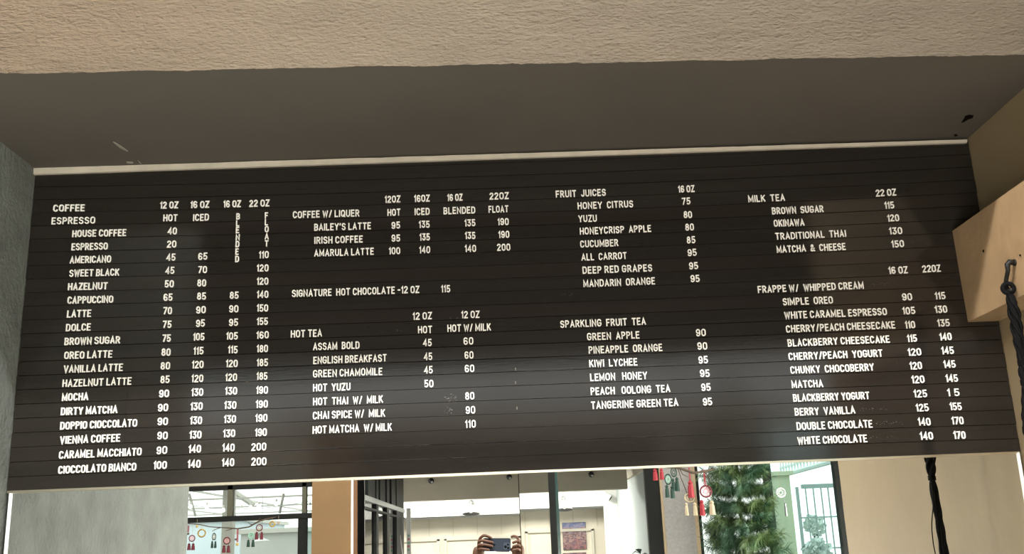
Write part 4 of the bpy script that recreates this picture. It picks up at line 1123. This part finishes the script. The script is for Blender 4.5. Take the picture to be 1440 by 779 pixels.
person = empty('person', (-.01, -.36, 0), 'person in black shirt holding up a phone with both hands', 'person')
def skin(name, chains, m, parent, sub=2, links=()):
    vs = []; es = []; rs = []; roots = []
    for ch_ in chains:
        roots.append(len(vs))
        for i, (p, r) in enumerate(ch_):
            vs.append(tuple(p)); rs.append(r if isinstance(r, tuple) else (r, r))
            if i: es.append((len(vs)-2, len(vs)-1))
    return vs, es, rs, roots
def make_skin(name, vs, es, rs, roots, m, parent, sub):
    me = bpy.data.meshes.new(name); me.from_pydata(vs, es, []); me.update()
    o = link(name, me, m, parent)
    md = o.modifiers.new('skin', 'SKIN'); md.use_smooth_shade = True
    for i, r in enumerate(rs): me.skin_vertices[0].data[i].radius = r
    for r in roots: me.skin_vertices[0].data[r].use_root = True
    s = o.modifiers.new('sub', 'SUBSURF'); s.levels = sub; s.render_levels = sub
    return o
V = Vector
def R(x, y, z): return V((x, y, z))
cx, cy = -.01, -.36
vs = []; es = []; rs = []; roots = []
def node(p, r, parent=None, root=False):
    vs.append(tuple(p)); rs.append(r if isinstance(r, tuple) else (r, r))
    i = len(vs)-1
    if parent is not None: es.append((parent, i))
    if root: roots.append(i)
    return i
pel = node((cx, cy, .93), (.15,.105), root=True)
wst = node((cx, cy, 1.10), (.125,.09), pel)
chs = node((cx, cy, 1.30), (.150,.105), wst)
nkb = node((cx, cy, 1.44), (.085,.07), chs)
nk = node((cx, cy+.01, 1.52), .050, nkb)
jaw = node((cx, cy+.025, 1.585), (.058,.068), nk)
hd = node((cx, cy+.02, 1.665), (.075,.092), jaw)
tp_ = node((cx, cy+.01, 1.735), (.062,.075), hd)
def arm(sg, sh, el, wr, pb, pm):
    a = node(sh, .055, nkb)
    b = node(V(sh).lerp(V(el), .5), .044, a)
    c = node(el, .038, b)
    d = node(V(el).lerp(V(wr), .4), .037, c)
    e = node(wr, (.025,.022), d)
    f = node(pb, (.031,.017), e)
    return node(pm, (.034,.014), f)
lw, rw = ph(-.158,-.045,-.080), ph(.078,-.045,-.085)
arm(-1, (cx-.185, cy+.0, 1.43), (-.295, -.10, 1.54), lw, ph(-.150,-.032,-.035), ph(-.143,-.022,.008))
arm(1, (cx+.185, cy+.0, 1.43), (.19, -.10, 1.52), rw, ph(.074,-.032,-.040), ph(.066,-.022,.004))
for sg in (-1, 1):
    a = node((cx+sg*.09, cy, .88), .085, pel)
    b = node((cx+sg*.10, cy+.01, .50), .056, a)
    c = node((cx+sg*.105, cy-.01, .30), .050, b)
    d = node((cx+sg*.105, cy-.02, .09), .036, c)
    node((cx+sg*.12, cy+.14, .045), (.042,.03), d)
def finger(pts, r0, r1):
    n = len(pts)
    prev = None
    for i, p in enumerate(pts):
        t = i/(n-1); prev = node(ph(*p), r0+(r1-r0)*t, prev, root=(i == 0))
# left hand: fingers come round the short end and lie across the back of the phone
finger([(-.142,-.022,.018),(-.140,-.004,.044),(-.118,.010,.057),(-.092,.009,.050),(-.074,.004,.040)], .0092, .0072)
finger([(-.146,-.022,.008),(-.146,.000,.026),(-.124,.012,.028),(-.092,.009,.022),(-.064,.005,.018)], .0096, .0074)
finger([(-.147,-.024,-.006),(-.147,-.002,.006),(-.126,.012,.006),(-.094,.009,.002),(-.066,.005,-.002)], .0092, .0072)
finger([(-.146,-.026,-.020),(-.145,-.004,-.014),(-.126,.009,-.017),(-.104,.008,-.019),(-.086,.004,-.021)], .0082, .0064)
finger([(-.148,-.036,-.028),(-.132,-.040,-.022),(-.112,-.030,-.012),(-.092,-.021,-.004)], .0115, .0088)
for kx, ky, kz in ((-.142,-.022,.018),(-.146,-.022,.008),(-.147,-.024,-.006),(-.146,-.026,-.020)):
    finger([(-.156,-.044,-.078),(-.152+.003*(kz > 0),-.034,-.045),(kx,ky,kz)], .0165, .0120)
for kx, ky, kz in ((.068,-.022,.016),(.074,-.022,.006),(.075,-.024,-.008),(.074,-.026,-.022)):
    finger([(.078,-.044,-.083),(.074,-.034,-.048),(kx,ky,kz)], .0165, .0120)
finger([(.070,-.040,-.060),(.056,-.036,-.034),(.058,-.030,-.008)], .017, .012)
finger([(-.146,-.040,-.058),(-.134,-.036,-.034),(-.134,-.030,-.006)], .017, .012)
finger([(.062,-.040,-.066),(.047,-.030,-.024),(.046,-.027,.012)], .018, .014)
finger([(-.140,-.040,-.066),(-.128,-.032,-.024),(-.128,-.027,.012)], .018, .014)
# right hand: grips the lens end by its edge, clear of the lenses
finger([(.068,-.022,.016),(.070,-.006,.036),(.060,.004,.050),(.042,.002,.055),(.027,-.004,.049)], .0092, .0072)
finger([(.074,-.022,.006),(.078,.000,.022),(.066,.013,.026),(.048,.009,.020),(.034,.004,.016)], .0096, .0074)
finger([(.075,-.024,-.008),(.079,-.002,.002),(.068,.012,.004),(.050,.009,.000),(.035,.004,-.004)], .0092, .0072)
finger([(.074,-.026,-.022),(.077,-.004,-.018),(.066,.009,-.018),(.050,.008,-.021),(.036,.003,-.024)], .0082, .0064)
finger([(.072,-.036,-.030),(.056,-.040,-.024),(.036,-.030,-.014),(.016,-.021,-.006)], .0115, .0088)
make_skin('body', vs, es, rs, roots, M['skin'], person, 2)
# face and hair
fy = cy+.105
for sg in (-1, 1):
    e = V((cx+sg*.032, fy-.003, 1.672))
    ey = MB().lathe(e, [(.013*sin(pi*i/8), -.013*cos(pi*i/8)) for i in range(9)], ax=(0,1,0), n=12).build('eye', M['eyew'], person, True)
    MB().lathe(e+V((0,.0115,0)), [(0,.0022),(.005,.0012),(.006,-.001)], ax=(0,1,0), n=10).build('iris', M['black'], ey, True)
    MB().tube([e+V((-.016*1,.006,.018)), e+V((0,.012,.023)), e+V((.016,.006,.018))], [.002,.0035,.002], n=6).build('eyebrow', M['hair'], person, True)
    MB().ring((cx+sg*.078, cy+.015, 1.655), .018, .007, ax=(1,0,0), n=14, m=6).build('ear', M['skin'], person, True)
MB().tube([(cx, fy-.002, 1.675), (cx, fy+.012, 1.650), (cx, fy+.018, 1.635), (cx, fy+.002, 1.625)], [.006,.009,.013,.008], n=10).build('nose', M['skin'], person, True)
MB().tube([(cx-.024, fy-.012, 1.598), (cx, fy-.003, 1.600), (cx+.024, fy-.012, 1.598)], [.003,.007,.003], n=8).build('mouth', mat('lips', (.22,.06,.05), .5), person, True)
hv = []; hf = []
for i in range(9):
    for k in range(20):
        a = 2*pi*k/20; th = pi*.56*i/8
        lim = 1.0 if sin(a) < .3 else .62
        th *= lim
        rr = 1+.03*noise.noise(V((a*3, th*4, 1)))
        hv.append((cx+.092*rr*sin(th)*cos(a), cy+.012+.110*rr*sin(th)*sin(a), 1.680+.108*rr*cos(th)))
for i in range(8):
    for k in range(20):
        hf.append((i*20+k, i*20+(k+1) % 20, (i+1)*20+(k+1) % 20, (i+1)*20+k))
MB().raw(hv, hf).build('hair', M['hair'], person, True)
# shirt and trousers over the same skeleton
def garment(name, nodes, edges, m, root=0):
    make_skin(name, [n_[0] for n_ in nodes], edges, [n_[1] if isinstance(n_[1], tuple) else (n_[1], n_[1]) for n_ in nodes], [root], m, person, 2)
sl, sr = V((cx-.185, cy, 1.43)), V((cx+.185, cy, 1.43))
garment('shirt', [((cx,cy,.80),(.200,.150)), ((cx,cy,1.05),(.140,.105)), ((cx,cy,1.30),(.165,.118)), ((cx,cy,1.435),(.095,.080)), (sl,.068), (sl.lerp(V((-.295,-.10,1.54)),.75),.058), (sr,.068), (sr.lerp(V((.19,-.10,1.52)),.75),.058)],
        [(0,1),(1,2),(2,3),(3,4),(4,5),(3,6),(6,7)], M['cloth'])
garment('trousers', [((cx,cy,.93),(.185,.135)), ((cx,cy,1.06),(.150,.110))]+[(p, r) for sg in (-1,1) for (p, r) in (((cx+sg*.09,cy,.86),.098), ((cx+sg*.10,cy+.01,.50),.070), ((cx+sg*.105,cy-.02,.10),.058))],
        [(0,1),(0,2),(2,3),(3,4),(0,5),(5,6),(6,7)], M['jeans'])
for sg in (-1, 1):
    garment('shoe', [((cx+sg*.105,cy-.05,.045),(.045,.045)), ((cx+sg*.11,cy+.03,.05),(.048,.05)), ((cx+sg*.12,cy+.15,.034),(.046,.034))], [(0,1),(1,2)], M['black'])
